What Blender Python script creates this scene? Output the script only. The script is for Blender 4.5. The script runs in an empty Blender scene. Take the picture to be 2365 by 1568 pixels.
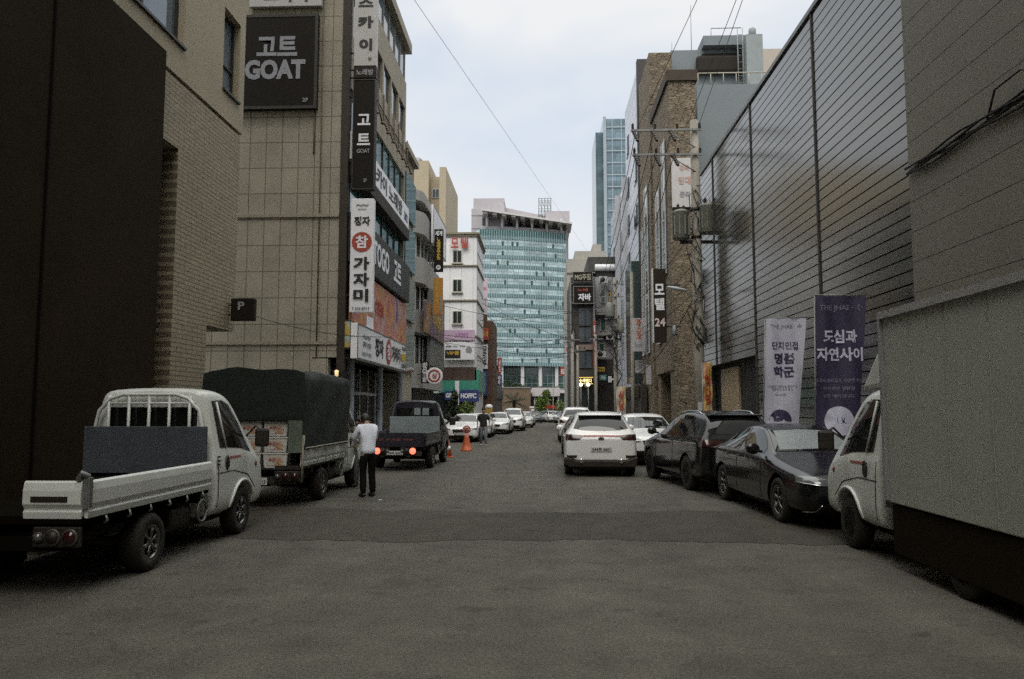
import bpy, bmesh, math, random
from mathutils import Vector, Matrix
from mathutils.bvhtree import BVHTree
random.seed(7)
S = bpy.context.scene
COL = S.collection
R = math.radians
PI = math.pi

# ---------------------------------------------------------------- camera maths
FOC = 1800.0            # focal length in units of a 2364 px wide frame
CAM_H = 1.7
PITCH = math.atan(160 / FOC)
YAW = math.atan(71 / FOC * math.cos(PITCH))
_r = Vector((math.cos(YAW), math.sin(YAW), 0))
_f = Vector((-math.sin(YAW) * math.cos(PITCH), math.cos(YAW) * math.cos(PITCH), math.sin(PITCH)))
_u = Vector((math.sin(YAW) * math.sin(PITCH), -math.cos(YAW) * math.sin(PITCH), math.cos(PITCH)))


def _ray(x, y):
    return _r * ((x - 1182) / FOC) + _u * ((784 - y) / FOC) + _f


def PY(x, y, Y):
    d = _ray(x, y)
    return Vector((0, 0, CAM_H)) + d * (Y / d.y)


def PX(x, y, X):
    d = _ray(x, y)
    return Vector((0, 0, CAM_H)) + d * (X / d.x)


# ---------------------------------------------------------------- materials
MATS = {}


def _new(name):
    m = bpy.data.materials.new(name)
    m.use_nodes = True
    nt = m.node_tree
    b = nt.nodes['Principled BSDF']
    return m, nt, b


def _var(nt, col, var, scale, stretch=(1, 1, 1), dirt=0.0):
    N, L = nt.nodes, nt.links
    tc = N.new('ShaderNodeTexCoord')
    mp = N.new('ShaderNodeMapping')
    mp.inputs['Scale'].default_value = stretch
    L.new(tc.outputs['Object'], mp.inputs['Vector'])
    n = N.new('ShaderNodeTexNoise')
    n.inputs['Scale'].default_value = scale
    n.inputs['Detail'].default_value = 7
    n.inputs['Roughness'].default_value = 0.65
    L.new(mp.outputs[0], n.inputs['Vector'])
    mr = N.new('ShaderNodeMapRange')
    mr.inputs['From Min'].default_value = 0.25
    mr.inputs['From Max'].default_value = 0.75
    mr.inputs['To Min'].default_value = 1 - var
    mr.inputs['To Max'].default_value = 1 + var
    L.new(n.outputs['Fac'], mr.inputs['Value'])
    mx = N.new('ShaderNodeMix')
    mx.data_type = 'RGBA'
    mx.blend_type = 'MULTIPLY'
    mx.inputs[0].default_value = 1
    if isinstance(col, tuple):
        mx.inputs[6].default_value = (*col, 1)
    else:
        L.new(col, mx.inputs[6])
    L.new(mr.outputs[0], mx.inputs[7])
    return mx.outputs[2], n.outputs['Fac'], tc


def M(name, col, rough=0.6, metal=0.0, var=0.12, scale=2.5, bump=0.0, spec=0.5, coat=0.0, stretch=(1, 1, 1)):
    if name in MATS:
        return MATS[name]
    m, nt, b = _new(name)
    c, fac, tc = _var(nt, col, var, scale, stretch)
    nt.links.new(c, b.inputs['Base Color'])
    b.inputs['Roughness'].default_value = rough
    b.inputs['Metallic'].default_value = metal
    b.inputs['Specular IOR Level'].default_value = spec
    b.inputs['Coat Weight'].default_value = coat
    b.inputs['Coat Roughness'].default_value = 0.05
    if bump:
        bp = nt.nodes.new('ShaderNodeBump')
        bp.inputs['Strength'].default_value = bump
        bp.inputs['Distance'].default_value = 0.02
        n2 = nt.nodes.new('ShaderNodeTexNoise')
        n2.inputs['Scale'].default_value = scale * 12
        n2.inputs['Detail'].default_value = 5
        nt.links.new(tc.outputs['Object'], n2.inputs['Vector'])
        nt.links.new(n2.outputs['Fac'], bp.inputs['Height'])
        nt.links.new(bp.outputs[0], b.inputs['Normal'])
    MATS[name] = m
    return m


def TILE(name, col, joint, w, h, axis='y', mortar=0.012, offset=0.0, rough=0.7, var=0.14, scale=0.8, col2=None, bump=0.35, spec=0.4, stretch=(1, 1, 1)):
    """rows of tiles / bricks on a wall; axis = the wall's horizontal direction"""
    if name in MATS:
        return MATS[name]
    m, nt, b = _new(name)
    N, L = nt.nodes, nt.links
    tc = N.new('ShaderNodeTexCoord')
    sp = N.new('ShaderNodeSeparateXYZ')
    L.new(tc.outputs['Object'], sp.inputs[0])
    cb = N.new('ShaderNodeCombineXYZ')
    if axis == 'xy':
        ad = N.new('ShaderNodeMath')
        ad.operation = 'ADD'
        L.new(sp.outputs[0], ad.inputs[0])
        L.new(sp.outputs[1], ad.inputs[1])
        L.new(ad.outputs[0], cb.inputs[0])
    else:
        L.new(sp.outputs[0 if axis == 'x' else 1], cb.inputs[0])
    L.new(sp.outputs[2], cb.inputs[1])
    br = N.new('ShaderNodeTexBrick')
    br.offset = offset
    br.inputs['Scale'].default_value = 1
    br.inputs['Brick Width'].default_value = w
    br.inputs['Row Height'].default_value = h
    br.inputs['Mortar Size'].default_value = mortar
    br.inputs['Mortar Smooth'].default_value = 0.15
    br.inputs['Color1'].default_value = (*col, 1)
    br.inputs['Color2'].default_value = (*(col2 or tuple(c * 0.9 for c in col)), 1)
    br.inputs['Mortar'].default_value = (*joint, 1)
    L.new(cb.outputs[0], br.inputs['Vector'])
    c, fac, _ = _var(nt, br.outputs['Color'], var, scale, stretch)
    L.new(c, b.inputs['Base Color'])
    b.inputs['Roughness'].default_value = rough
    b.inputs['Specular IOR Level'].default_value = spec
    bp = N.new('ShaderNodeBump')
    bp.invert = True
    bp.inputs['Strength'].default_value = bump
    bp.inputs['Distance'].default_value = 0.02
    L.new(br.outputs['Fac'], bp.inputs['Height'])
    L.new(bp.outputs[0], b.inputs['Normal'])
    MATS[name] = m
    return m


def STONE(name, c1, c2, joint):
    """rough split-face stone in irregular courses"""
    m, nt, b = _new(name)
    N, L = nt.nodes, nt.links
    tc = N.new('ShaderNodeTexCoord')
    mp = N.new('ShaderNodeMapping')
    mp.inputs['Scale'].default_value = (2.6, 2.6, 7.0)
    L.new(tc.outputs['Object'], mp.inputs['Vector'])
    v = N.new('ShaderNodeTexVoronoi')
    v.feature = 'F1'
    v.inputs['Scale'].default_value = 1.3
    L.new(mp.outputs[0], v.inputs['Vector'])
    ve = N.new('ShaderNodeTexVoronoi')
    ve.feature = 'DISTANCE_TO_EDGE'
    ve.inputs['Scale'].default_value = 1.3
    L.new(mp.outputs[0], ve.inputs['Vector'])
    cr = N.new('ShaderNodeValToRGB')
    cr.color_ramp.elements[0].color = (*c1, 1)
    cr.color_ramp.elements[1].color = (*c2, 1)
    L.new(v.outputs['Color'], cr.inputs[0])
    er = N.new('ShaderNodeMapRange')
    er.inputs['From Max'].default_value = 0.06
    L.new(ve.outputs['Distance'], er.inputs['Value'])
    mx = N.new('ShaderNodeMix')
    mx.data_type = 'RGBA'
    mx.inputs[6].default_value = (*joint, 1)
    L.new(er.outputs[0], mx.inputs[0])
    L.new(cr.outputs[0], mx.inputs[7])
    c, fac, _ = _var(nt, mx.outputs[2], 0.3, 1.6)
    L.new(c, b.inputs['Base Color'])
    b.inputs['Roughness'].default_value = 0.85
    bp = N.new('ShaderNodeBump')
    bp.inputs['Strength'].default_value = 0.9
    bp.inputs['Distance'].default_value = 0.06
    L.new(er.outputs[0], bp.inputs['Height'])
    L.new(bp.outputs[0], b.inputs['Normal'])
    MATS[name] = m
    return m


def PRINT(name, cols, scale=1.2, rough=0.5, stretch=(1, 1, 1)):
    """a printed, many-coloured poster"""
    m, nt, b = _new(name)
    N, L = nt.nodes, nt.links
    tc = N.new('ShaderNodeTexCoord')
    mp = N.new('ShaderNodeMapping')
    mp.inputs['Scale'].default_value = stretch
    L.new(tc.outputs['Object'], mp.inputs['Vector'])
    n = N.new('ShaderNodeTexNoise')
    n.inputs['Scale'].default_value = scale
    n.inputs['Detail'].default_value = 4
    n.inputs['Distortion'].default_value = 0.6
    L.new(mp.outputs[0], n.inputs['Vector'])
    cr = N.new('ShaderNodeValToRGB')
    el = cr.color_ramp.elements
    while len(el) < len(cols):
        el.new(0.5)
    for i, c in enumerate(cols):
        el[i].position = 0.3 + 0.4 * i / (len(cols) - 1)
        el[i].color = (*c, 1)
    L.new(n.outputs['Fac'], cr.inputs[0])
    L.new(cr.outputs[0], b.inputs['Base Color'])
    b.inputs['Roughness'].default_value = rough
    MATS[name] = m
    return m


def GLASS(name, col, rough=0.04, spec=0.8, wav=0.015, var=0.25, scale=0.6):
    m, nt, b = _new(name)
    c, fac, tc = _var(nt, col, var, scale)
    nt.links.new(c, b.inputs['Base Color'])
    b.inputs['Roughness'].default_value = rough
    b.inputs['Specular IOR Level'].default_value = spec
    b.inputs['IOR'].default_value = 1.6
    n = nt.nodes.new('ShaderNodeTexNoise')
    n.inputs['Scale'].default_value = 0.7
    nt.links.new(tc.outputs['Object'], n.inputs['Vector'])
    bp = nt.nodes.new('ShaderNodeBump')
    bp.inputs['Strength'].default_value = wav * 10
    bp.inputs['Distance'].default_value = 0.02
    nt.links.new(n.outputs['Fac'], bp.inputs['Height'])
    nt.links.new(bp.outputs[0], b.inputs['Normal'])
    MATS[name] = m
    return m


def LIT(name, col, strength):
    m, nt, b = _new(name)
    b.inputs['Base Color'].default_value = (*col, 1)
    b.inputs['Emission Color'].default_value = (*col, 1)
    b.inputs['Emission Strength'].default_value = strength
    MATS[name] = m
    return m


# ---------------------------------------------------------------- mesh building
class MB:
    def __init__(s):
        s.v = []
        s.f = []
        s.sm = []

    def add(s, vs, fs, smooth=False):
        o = len(s.v)
        s.v += [Vector(p) for p in vs]
        s.f += [tuple(i + o for i in f) for f in fs]
        s.sm += [smooth] * len(fs)
        return s

    def box(s, x0, x1, y0, y1, z0, z1):
        if x0 > x1: x0, x1 = x1, x0
        if y0 > y1: y0, y1 = y1, y0
        if z0 > z1: z0, z1 = z1, z0
        return s.add([(x0, y0, z0), (x1, y0, z0), (x1, y1, z0), (x0, y1, z0), (x0, y0, z1), (x1, y0, z1), (x1, y1, z1), (x0, y1, z1)],
                     [(3, 2, 1, 0), (4, 5, 6, 7), (0, 1, 5, 4), (1, 2, 6, 5), (2, 3, 7, 6), (3, 0, 4, 7)])

    def prism(s, pts, axis, a0, a1, smooth=False):
        """2D outline extruded along an axis ('x': pts are (y,z), 'y': (x,z), 'z': (x,y))"""
        def P(p, a):
            return {'x': (a, p[0], p[1]), 'y': (p[0], a, p[1]), 'z': (p[0], p[1], a)}[axis]
        n = len(pts)
        vs = [P(p, a0) for p in pts] + [P(p, a1) for p in pts]
        fs = [(i, (i + 1) % n, n + (i + 1) % n, n + i) for i in range(n)]
        s.add(vs, fs, smooth)
        o = len(s.v) - 2 * n
        s.f += [tuple(o + i for i in reversed(range(n))), tuple(o + n + i for i in range(n))]
        s.sm += [False, False]
        return s

    def tube(s, pts, r, n=8, caps=True):
        pts = [Vector(p) for p in pts]
        rs = r if isinstance(r, (list, tuple)) else [r] * len(pts)
        o = len(s.v)
        prev = None
        for i, p in enumerate(pts):
            t = (pts[min(i + 1, len(pts) - 1)] - pts[max(i - 1, 0)])
            if t.length < 1e-9: t = Vector((0, 0, 1))
            t.normalize()
            if prev is None:
                a = Vector((0, 0, 1)) if abs(t.z) < 0.9 else Vector((1, 0, 0))
                u = t.cross(a).normalized()
            else:
                u = (prev - t * prev.dot(t)).normalized()
            prev = u
            w = t.cross(u)
            for k in range(n):
                a = 2 * PI * k / n
                s.v.append(p + (u * math.cos(a) + w * math.sin(a)) * rs[i])
        for i in range(len(pts) - 1):
            for k in range(n):
                a, b = o + i * n + k, o + i * n + (k + 1) % n
                s.f.append((a, b, b + n, a + n))
                s.sm.append(True)
        if caps:
            s.f.append(tuple(o + k for k in reversed(range(n))))
            s.f.append(tuple(o + (len(pts) - 1) * n + k for k in range(n)))
            s.sm += [False, False]
        return s

    def lathe(s, prof, c, axis='z', n=24, caps=True):
        """profile of (radius, height) turned about an axis through c"""
        o = len(s.v)
        c = Vector(c)
        for (r, h) in prof:
            for k in range(n):
                a = 2 * PI * k / n
                q = {'z': (r * math.cos(a), r * math.sin(a), h), 'x': (h, r * math.cos(a), r * math.sin(a)), 'y': (r * math.sin(a), h, r * math.cos(a))}[axis]
                s.v.append(c + Vector(q))
        for i in range(len(prof) - 1):
            for k in range(n):
                a, b = o + i * n + k, o + i * n + (k + 1) % n
                s.f.append((a, b, b + n, a + n))
                s.sm.append(True)
        for i, fl in ((0, True), (len(prof) - 1, False)):
            if caps and prof[i][0] > 1e-4:
                idx = [o + i * n + k for k in range(n)]
                s.f.append(tuple(reversed(idx)) if fl else tuple(idx))
                s.sm.append(False)
        return s

    def sheet(s, rows, smooth=True):
        """a grid of points, rows of equal length"""
        o = len(s.v)
        n = len(rows[0])
        for r_ in rows: s.v += [Vector(p) for p in r_]
        for i in range(len(rows) - 1):
            for k in range(n - 1):
                a = o + i * n + k
                s.f.append((a, a + 1, a + n + 1, a + n))
                s.sm.append(smooth)
        return s

    def mesh(s, name, mat):
        me = bpy.data.meshes.new(name)
        me.from_pydata([tuple(v) for v in s.v], [], s.f)
        me.polygons.foreach_set('use_smooth', s.sm)
        bm = bmesh.new()
        bm.from_mesh(me)
        bmesh.ops.recalc_face_normals(bm, faces=bm.faces)
        bm.to_mesh(me)
        bm.free()
        if mat: me.materials.append(mat)
        return me

    def build(s, name, mat, parent=None, bevel=0.0, local=False):
        """world coordinates unless local; the object's origin is its parent's (or the base of the mesh when top-level)"""
        if parent is not None and not local:
            off = Vector(parent.location)
        elif parent is None and not local:
            xs = [v.x for v in s.v]; ys = [v.y for v in s.v]; zs = [v.z for v in s.v]
            off = Vector(((min(xs) + max(xs)) / 2, (min(ys) + max(ys)) / 2, min(zs)))
        else:
            off = Vector((0, 0, 0))
        keep = s.v
        s.v = [v - off for v in s.v]
        me = s.mesh(name, mat)
        s.v = keep
        o = bpy.data.objects.new(name, me)
        COL.objects.link(o)
        if parent is not None: o.parent = parent
        else: o.location = off
        if bevel:
            bake(o, [('BEVEL', dict(width=bevel, segments=2, limit_method='ANGLE', angle_limit=R(40)))])
        return o


def bake(o, mods):
    for t, kw in mods:
        md = o.modifiers.new(t, t)
        for k, v in kw.items(): setattr(md, k, v)
    bpy.context.view_layer.update()
    dg = bpy.context.evaluated_depsgraph_get()
    me = bpy.data.meshes.new_from_object(o.evaluated_get(dg))
    o.modifiers.clear()
    old = o.data
    o.data = me
    bpy.data.meshes.remove(old)
    return o


def tag(o, label=None, cat=None, group=None, kind=None):
    if label: o['label'] = label
    if cat: o['category'] = cat
    if group: o['group'] = group
    if kind: o['kind'] = kind
    return o


def thing(name, label, cat, loc=(0, 0, 0), rz=0.0, group=None):
    o = bpy.data.objects.new(name, None)
    o.empty_display_size = 0.3
    COL.objects.link(o)
    o.location = loc
    o.rotation_euler = (0, 0, rz)
    return tag(o, label, cat, group)


def struct(o):
    o['kind'] = 'structure'
    return o


def children(o):
    return [c for c in bpy.data.objects if c.parent == o]


def copy_tree(o, parent=None, loc=None, rz=None, label=None):
    c = o.copy()
    COL.objects.link(c)
    c.parent = parent
    if loc is not None: c.location = loc
    if rz is not None: c.rotation_euler = (0, 0, rz)
    if label: c['label'] = label
    for ch in children(o): copy_tree(ch, c)
    return c


# ---------------------------------------------------------------- lettering and signs
def text_mesh(body, w, h, bold=0.02, depth=0.012, keep=False, space=1.0):
    cu = bpy.data.curves.new('lettering', 'FONT')
    cu.body = body
    cu.align_x = 'CENTER'
    cu.offset = bold
    cu.extrude = depth
    cu.resolution_u = 3
    cu.space_line = space
    ob = bpy.data.objects.new('lettering', cu)
    COL.objects.link(ob)
    bpy.context.view_layer.update()
    me = bpy.data.meshes.new_from_object(ob.evaluated_get(bpy.context.evaluated_depsgraph_get()))
    bpy.data.objects.remove(ob)
    bpy.data.curves.remove(cu)
    xs = [v.co.x for v in me.vertices]; ys = [v.co.y for v in me.vertices]
    if not xs: return me
    cx, cy = (min(xs) + max(xs)) / 2, (min(ys) + max(ys)) / 2
    sx, sy = w / max(1e-6, max(xs) - min(xs)), h / max(1e-6, max(ys) - min(ys))
    if keep: sx = sy = min(sx, sy)
    for v in me.vertices:
        v.co = ((v.co.x - cx) * sx, -v.co.z, (v.co.y - cy) * sy)
    return me


def letters(body, cx, cz, w, h, mat, parent, y, bold=0.02, depth=0.012, keep=False, space=1.0, x_off=None, rz=None):
    me = text_mesh(body, w, h, bold, depth, keep, space)
    me.materials.append(mat)
    o = bpy.data.objects.new('lettering', me)
    COL.objects.link(o)
    o.parent = parent
    o.location = (cx, y, cz)
    if rz is not None: o.rotation_euler = (0, 0, rz)
    return o


FACE = {'-y': 0.0, '+x': PI / 2, '-x': -PI / 2}


def sign(name, label, cat, c, size, face, panel, items=(), frame=None, group=None, back=None):
    """flat sign board: c = centre, size = (w,h,d). items lie on its front: ('t',text,x,z,w,h,mat[,bold]) ('r',x,z,w,h,mat) ('c',x,z,r,mat)"""
    w, h, d = size
    rz = FACE[face] if isinstance(face, str) else face
    mb = MB().box(-w / 2, w / 2, -d / 2, d / 2, -h / 2, h / 2)
    o = mb.build(name, panel, None, bevel=min(0.015, d * 0.2), local=True)
    o.location = c
    o.rotation_euler = (0, 0, rz)
    tag(o, label, cat, group)
    y = -d / 2
    if frame:
        t = 0.035 * max(1.0, min(w, h))
        fb = MB()
        for (x0, x1, z0, z1) in ((-w / 2, -w / 2 + t, -h / 2, h / 2), (w / 2 - t, w / 2, -h / 2, h / 2), (-w / 2 + t, w / 2 - t, h / 2 - t, h / 2), (-w / 2 + t, w / 2 - t, -h / 2, -h / 2 + t)):
            fb.box(x0, x1, y - 0.015, y + 0.01, z0, z1)
        fb.build('frame', frame, o, local=True)
    k = 0
    for it in items:
        k += 1
        yy = y - 0.004 * k
        if it[0] == 't':
            letters(it[1], it[2], it[3], it[4], it[5], it[6], o, yy - 0.004, bold=it[7] if len(it) > 7 else 0.025, depth=0.003, space=0.85)
        elif it[0] == 'r':
            MB().box(it[1] - it[3] / 2, it[1] + it[3] / 2, yy - 0.003, yy + 0.003, it[2] - it[4] / 2, it[2] + it[4] / 2).build('printed_field', it[5], o, local=True)
        elif it[0] == 'c':
            MB().lathe([(it[3], yy + 0.003), (it[3], yy - 0.003)], (it[1], 0, it[2]), 'y', 28).build('printed_disc', it[4], o, local=True)
    return o
CLOUD = (5.95, 6.35, 6.95)
SKY_STR = 0.1
EXPO = 0.35
ZEN = (2.7, 2.6, 2.32)
SUN = 1.5
DENOISE = False
# ---------------------------------------------------------------- shared materials
white_paint = M('white car paint', (0.78, 0.78, 0.77), 0.28, var=0.05, coat=0.6, scale=1.5)
truck_white = M('white truck paint', (0.62, 0.64, 0.60), 0.36, var=0.12, coat=0.3, scale=2.0, stretch=(1, 1, 2))
black_paint = M('black car paint', (0.007, 0.0072, 0.008), 0.16, var=0.1, coat=.35, spec=.35)
navy_paint = M('dark navy truck paint', (0.014, 0.012, 0.02), 0.35, var=0.2, coat=0.3)
silver_paint = M('silver car paint', (0.38, 0.39, 0.4), 0.3, 0.5, var=0.05, coat=0.5)
grey_paint = M('grey car paint', (0.10, 0.105, 0.11), 0.3, 0.3, var=0.05, coat=0.5)
red_paint = M('red paint', (0.40, 0.035, 0.03), 0.4, var=0.08)
black_plastic = M('black plastic', (0.015, 0.011, 0.007), 0.55, var=0.2)
rubber = M('tyre rubber', (0.014, 0.010, 0.006), 0.8, var=0.25, bump=0.1)
chrome = M('chrome', (0.62, 0.63, 0.64), 0.12, 1.0, var=0.04)
rim_metal = M('wheel metal', (0.20, 0.20, 0.19), 0.3, 0.95, var=0.2, scale=9)
car_glass = GLASS('dark car glass', (0.008, 0.0085, 0.0085), 0.03, 0.45, 0.0)
shade_silver = M('windscreen sunshade', (0.22, 0.24, 0.245), 0.45, 0.25, var=0.12, scale=5)
red_lens = M('dark red lamp lens', (0.030, 0.006, 0.005), 0.15, var=0.1, coat=0.3)
red_strip = M('red reflector strip', (0.32, 0.075, 0.065), 0.3, var=0.1)
orange_lens = M('orange lamp lens', (0.16, 0.045, 0.012), 0.2)
clear_lens = M('headlamp glass', (0.09, 0.095, 0.10), 0.06, var=0.2, coat=1.0)
lit_tail = LIT('lit tail lamp', (1.0, 0.15, 0.09), 1.7)
plate_white = M('number plate white', (0.55, 0.55, 0.53), 0.4, var=0.05)
plate_ink = M('number plate ink', (0.03, 0.03, 0.035), 0.5)
dark_metal = M('dark chassis metal', (0.022, 0.017, 0.011), 0.65, var=0.3)
grey_metal = M('grey galvanised metal', (0.22, 0.225, 0.22), 0.5, 0.6, var=0.25, scale=3)
headboard_blue = M('blue grey headboard', (0.060, 0.067, 0.078), 0.55, var=0.2, scale=3)
headboard_pale = M('pale grey headboard', (0.20, 0.235, 0.24), 0.5, var=0.18)
tarp_green = M('dark green tarpaulin', (0.005, 0.010, 0.0062), 0.8, var=0.4, scale=4, bump=0.3)
white_sign = M('white sign board', (0.78, 0.77, 0.79), 0.4, var=0.06)
grey_sign = M('grey white sign board', (0.46, 0.45, 0.43), 0.45, var=0.08)
black_sign = M('black sign board', (0.014, 0.011, 0.008), 0.5, var=0.15, spec=.15)
brown_sign = M('dark brown sign board', (0.022, 0.016, 0.010), 0.5, var=0.15, spec=.2)
ink = M('black lettering', (0.018, 0.016, 0.016), 0.5)
white_ink = M('white lettering', (0.74, 0.74, 0.77), 0.45)
grey_ink = M('grey lettering', (0.27, 0.275, 0.30), 0.5)
red_ink = M('red print', (0.36, 0.055, 0.03), 0.5)
yellow_ink = M('yellow print', (0.55, 0.36, 0.05), 0.5)
blue_ink = M('blue print', (0.03, 0.05, 0.17), 0.5)
brown_ink = M('brown print', (0.06, 0.03, 0.02), 0.5)
dark_glass = GLASS('dark window glass', (0.02, 0.026, 0.026), 0.05, 0.7)
sky_glass = GLASS('pale reflecting window glass', (0.11, 0.14, 0.17), 0.04, 1.0)
teal_glass = GLASS('teal window glass', (0.035, 0.085, 0.08), 0.06, 0.7, var=0.5, scale=1.2)
window_white = M('white window frame', (0.5, 0.5, 0.48), 0.5)
frame_dark = M('dark window frame', (0.03, 0.028, 0.024), 0.5)
concrete = M('grey concrete', (0.26, 0.26, 0.25), 0.85, var=0.2, bump=0.15)
pole_concrete = M('utility pole concrete', (0.26, 0.24, 0.20), 0.85, var=0.25, bump=0.2, stretch=(1, 1, 0.4))
cable_black = M('black cable', (0.012, 0.011, 0.010), 0.6)
skin_tone = M('skin', (0.32, 0.19, 0.13), 0.55, var=0.06)
hair_black = M('black hair', (0.012, 0.010, 0.009), 0.6)
leaf_dark = M('dark leaves', (0.025, 0.04, 0.014), 0.6, var=0.5, scale=2)
leaf_bright = M('bright leaves', (0.10, 0.15, 0.02), 0.6, var=0.4, scale=2)
bark = M('bark', (0.07, 0.05, 0.035), 0.9, var=0.3, bump=0.4)
# ---------------------------------------------------------------- vehicles
def loft(sts, levels=2):
    """closed car body from stations (y, z_bottom, z_shoulder, z_top, half width at shoulder, half width at top edge)"""
    half = []
    for (y, zb, zs, zt, ws, wt) in sts:
        zm = zb + (zs - zb) * 0.5
        half.append([(0, zb), (ws * 0.6, zb), (ws * 0.93, zb + 0.02), (ws * 1.0, zb + 0.14), (ws * 1.0, zm), (ws * 0.985, zs - 0.03), (ws * 0.95, zs + 0.015),
                     (wt + (ws * 0.95 - wt) * 0.5, zs + (zt - zs) * 0.5), (wt, zt - 0.05 * min(1, (zt - zs) / 0.3)), (wt * 0.86, zt - 0.008), (wt * 0.4, zt + 0.012), (0, zt + 0.014)])
    vs, fs = [], []
    n = len(half[0])
    ring = 2 * n - 2
    for st, h in zip(sts, half):
        full = h + [(-x, z) for (x, z) in reversed(h[1:-1])]
        vs += [(x, st[0], z) for (x, z) in full]
    for i in range(len(sts) - 1):
        for k in range(ring):
            a, b = i * ring + k, i * ring + (k + 1) % ring
            fs.append((a, b, b + ring, a + ring))
    for e, base in ((0, 0), (1, (len(sts) - 1) * ring)):
        r_ = [base + k for k in range(ring)]
        for k in range(0, n - 1):
            a, b, c, d = r_[k], r_[k + 1], r_[(ring - k - 1) % ring], r_[(ring - k) % ring]
            q = [a, b, c, d]
            q2 = []
            for i_ in q:
                if i_ not in q2: q2.append(i_)
            if len(q2) >= 3: fs.append(tuple(q2 if e == 0 else reversed(q2)))
    me = bpy.data.meshes.new('body')
    me.from_pydata(vs, [], fs)
    bm = bmesh.new(); bm.from_mesh(me)
    bmesh.ops.recalc_face_normals(bm, faces=bm.faces)
    bm.to_mesh(me); bm.free()
    o = bpy.data.objects.new('body', me)
    COL.objects.link(o)
    bake(o, [('SUBSURF', dict(levels=levels, render_levels=levels))])
    for p in o.data.polygons: p.use_smooth = True
    return o


def bvh_of(o):
    return BVHTree.FromPolygons([v.co.copy() for v in o.data.vertices], [tuple(p.vertices) for p in o.data.polygons])


def resample(pl, n):
    pl = [Vector((p[0], p[1])) for p in pl]
    d = [0]
    for a, b in zip(pl, pl[1:]): d.append(d[-1] + (b - a).length)
    out = []
    for i in range(n):
        t = d[-1] * i / (n - 1)
        k = max(j for j in range(len(d)) if d[j] <= t + 1e-9)
        if k >= len(pl) - 1: out.append(pl[-1]); continue
        out.append(pl[k].lerp(pl[k + 1], (t - d[k]) / max(1e-9, d[k + 1] - d[k])))
    return out


def patch(bvh, side, top, bot, off=0.006, nu=14, nv=6, inset=0.02):
    """sheet that lies on the body: outline given by a top and a bottom line in the view from one side"""
    T, B = resample(top, nu), resample(bot, nu)
    rows, skirt = [], []
    for j in range(nv):
        row = []
        for i in range(nu):
            p = B[i].lerp(T[i], j / (nv - 1))
            if side in ('+x', '-x'):
                s_ = 1 if side == '+x' else -1
                o, d = Vector((3 * s_, p[0], p[1])), Vector((-s_, 0, 0))
            elif side in ('+y', '-y'):
                s_ = 1 if side == '+y' else -1
                o, d = Vector((p[0], 6 * s_, p[1])), Vector((0, -s_, 0))
            else:
                o, d = Vector((p[0], p[1], 5)), Vector((0, 0, -1))
            hit, nrm, idx, dist = bvh.ray_cast(o, d)
            if hit is None:
                hit = row[-1] if row else (rows[-1][i] if rows else o + d * 2.2)
                row.append(hit.copy()); continue
            if nrm.dot(d) > 0: nrm = -nrm
            row.append(hit + nrm * off)
        rows.append(row)
    mb = MB().sheet(rows)
    dv = {'+x': (-1, 0, 0), '-x': (1, 0, 0), '+y': (0, -1, 0), '-y': (0, 1, 0), '+z': (0, 0, -1)}[side]
    dv = Vector(dv) * (inset + off)
    edge = rows[0] + [r_[-1] for r_ in rows[1:]] + list(reversed(rows[-1][:-1])) + [r_[0] for r_ in reversed(rows[1:-1])]
    n = len(edge)
    o = len(mb.v)
    mb.v += edge + [e + dv for e in edge]
    for i in range(n):
        mb.f.append((o + i, o + (i + 1) % n, o + n + (i + 1) % n, o + n + i)); mb.sm.append(False)
    return mb


def wheel_parts(parent, x, y, r, w, side, rim=rim_metal, spokes=5, rim_r=0.66):
    """tyre with a rim as sub-part; side +1 = outer face towards +x"""
    t = MB().lathe([(r * rim_r, -w / 2), (r * 0.93, -w / 2), (r, -w / 2 + 0.03), (r, w / 2 - 0.03), (r * 0.93, w / 2), (r * rim_r, w / 2), (r * rim_r * 0.97, w * 0.2), (r * rim_r * 0.97, -w / 2)], (0, 0, 0), 'x', 28)
    t.lathe([(r * rim_r * .98, side * w * .16), (r * rim_r * .5, side * w * .10), (0, side * w * .10)], (0, 0, 0), 'x', 24)
    ty = t.build('wheel', rubber, parent, local=True)
    ty.location = (x, y, r)
    k = MB()
    rr = r * rim_r
    s = side
    k.lathe([(rr * 1.0, s * w * 0.46), (rr * 1.01, s * w * 0.50), (rr * 0.90, s * w * 0.47), (rr * 0.87, s * w * 0.20)], (0, 0, 0), 'x', 28, caps=False)
    k.lathe([(rr * 0.26, s * w * 0.14), (rr * 0.26, s * w * 0.40), (rr * 0.16, s * w * 0.44), (0.0, s * w * 0.44)], (0, 0, 0), 'x', 16)
    for i in range(spokes):
        a = 2 * PI * i / spokes + 0.3
        c, sn = math.cos(a), math.sin(a)
        for da in (-0.12, 0.12):
            c2, s2 = math.cos(a + da), math.sin(a + da)
            k.tube([(s * w * 0.38, c * rr * 0.2, sn * rr * 0.2), (s * w * 0.40, c2 * rr * 0.9, s2 * rr * 0.9)], [rr * 0.09, rr * 0.06], 6)
    ri = k.build('rim', rim, ty, local=True)
    return ty


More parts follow.
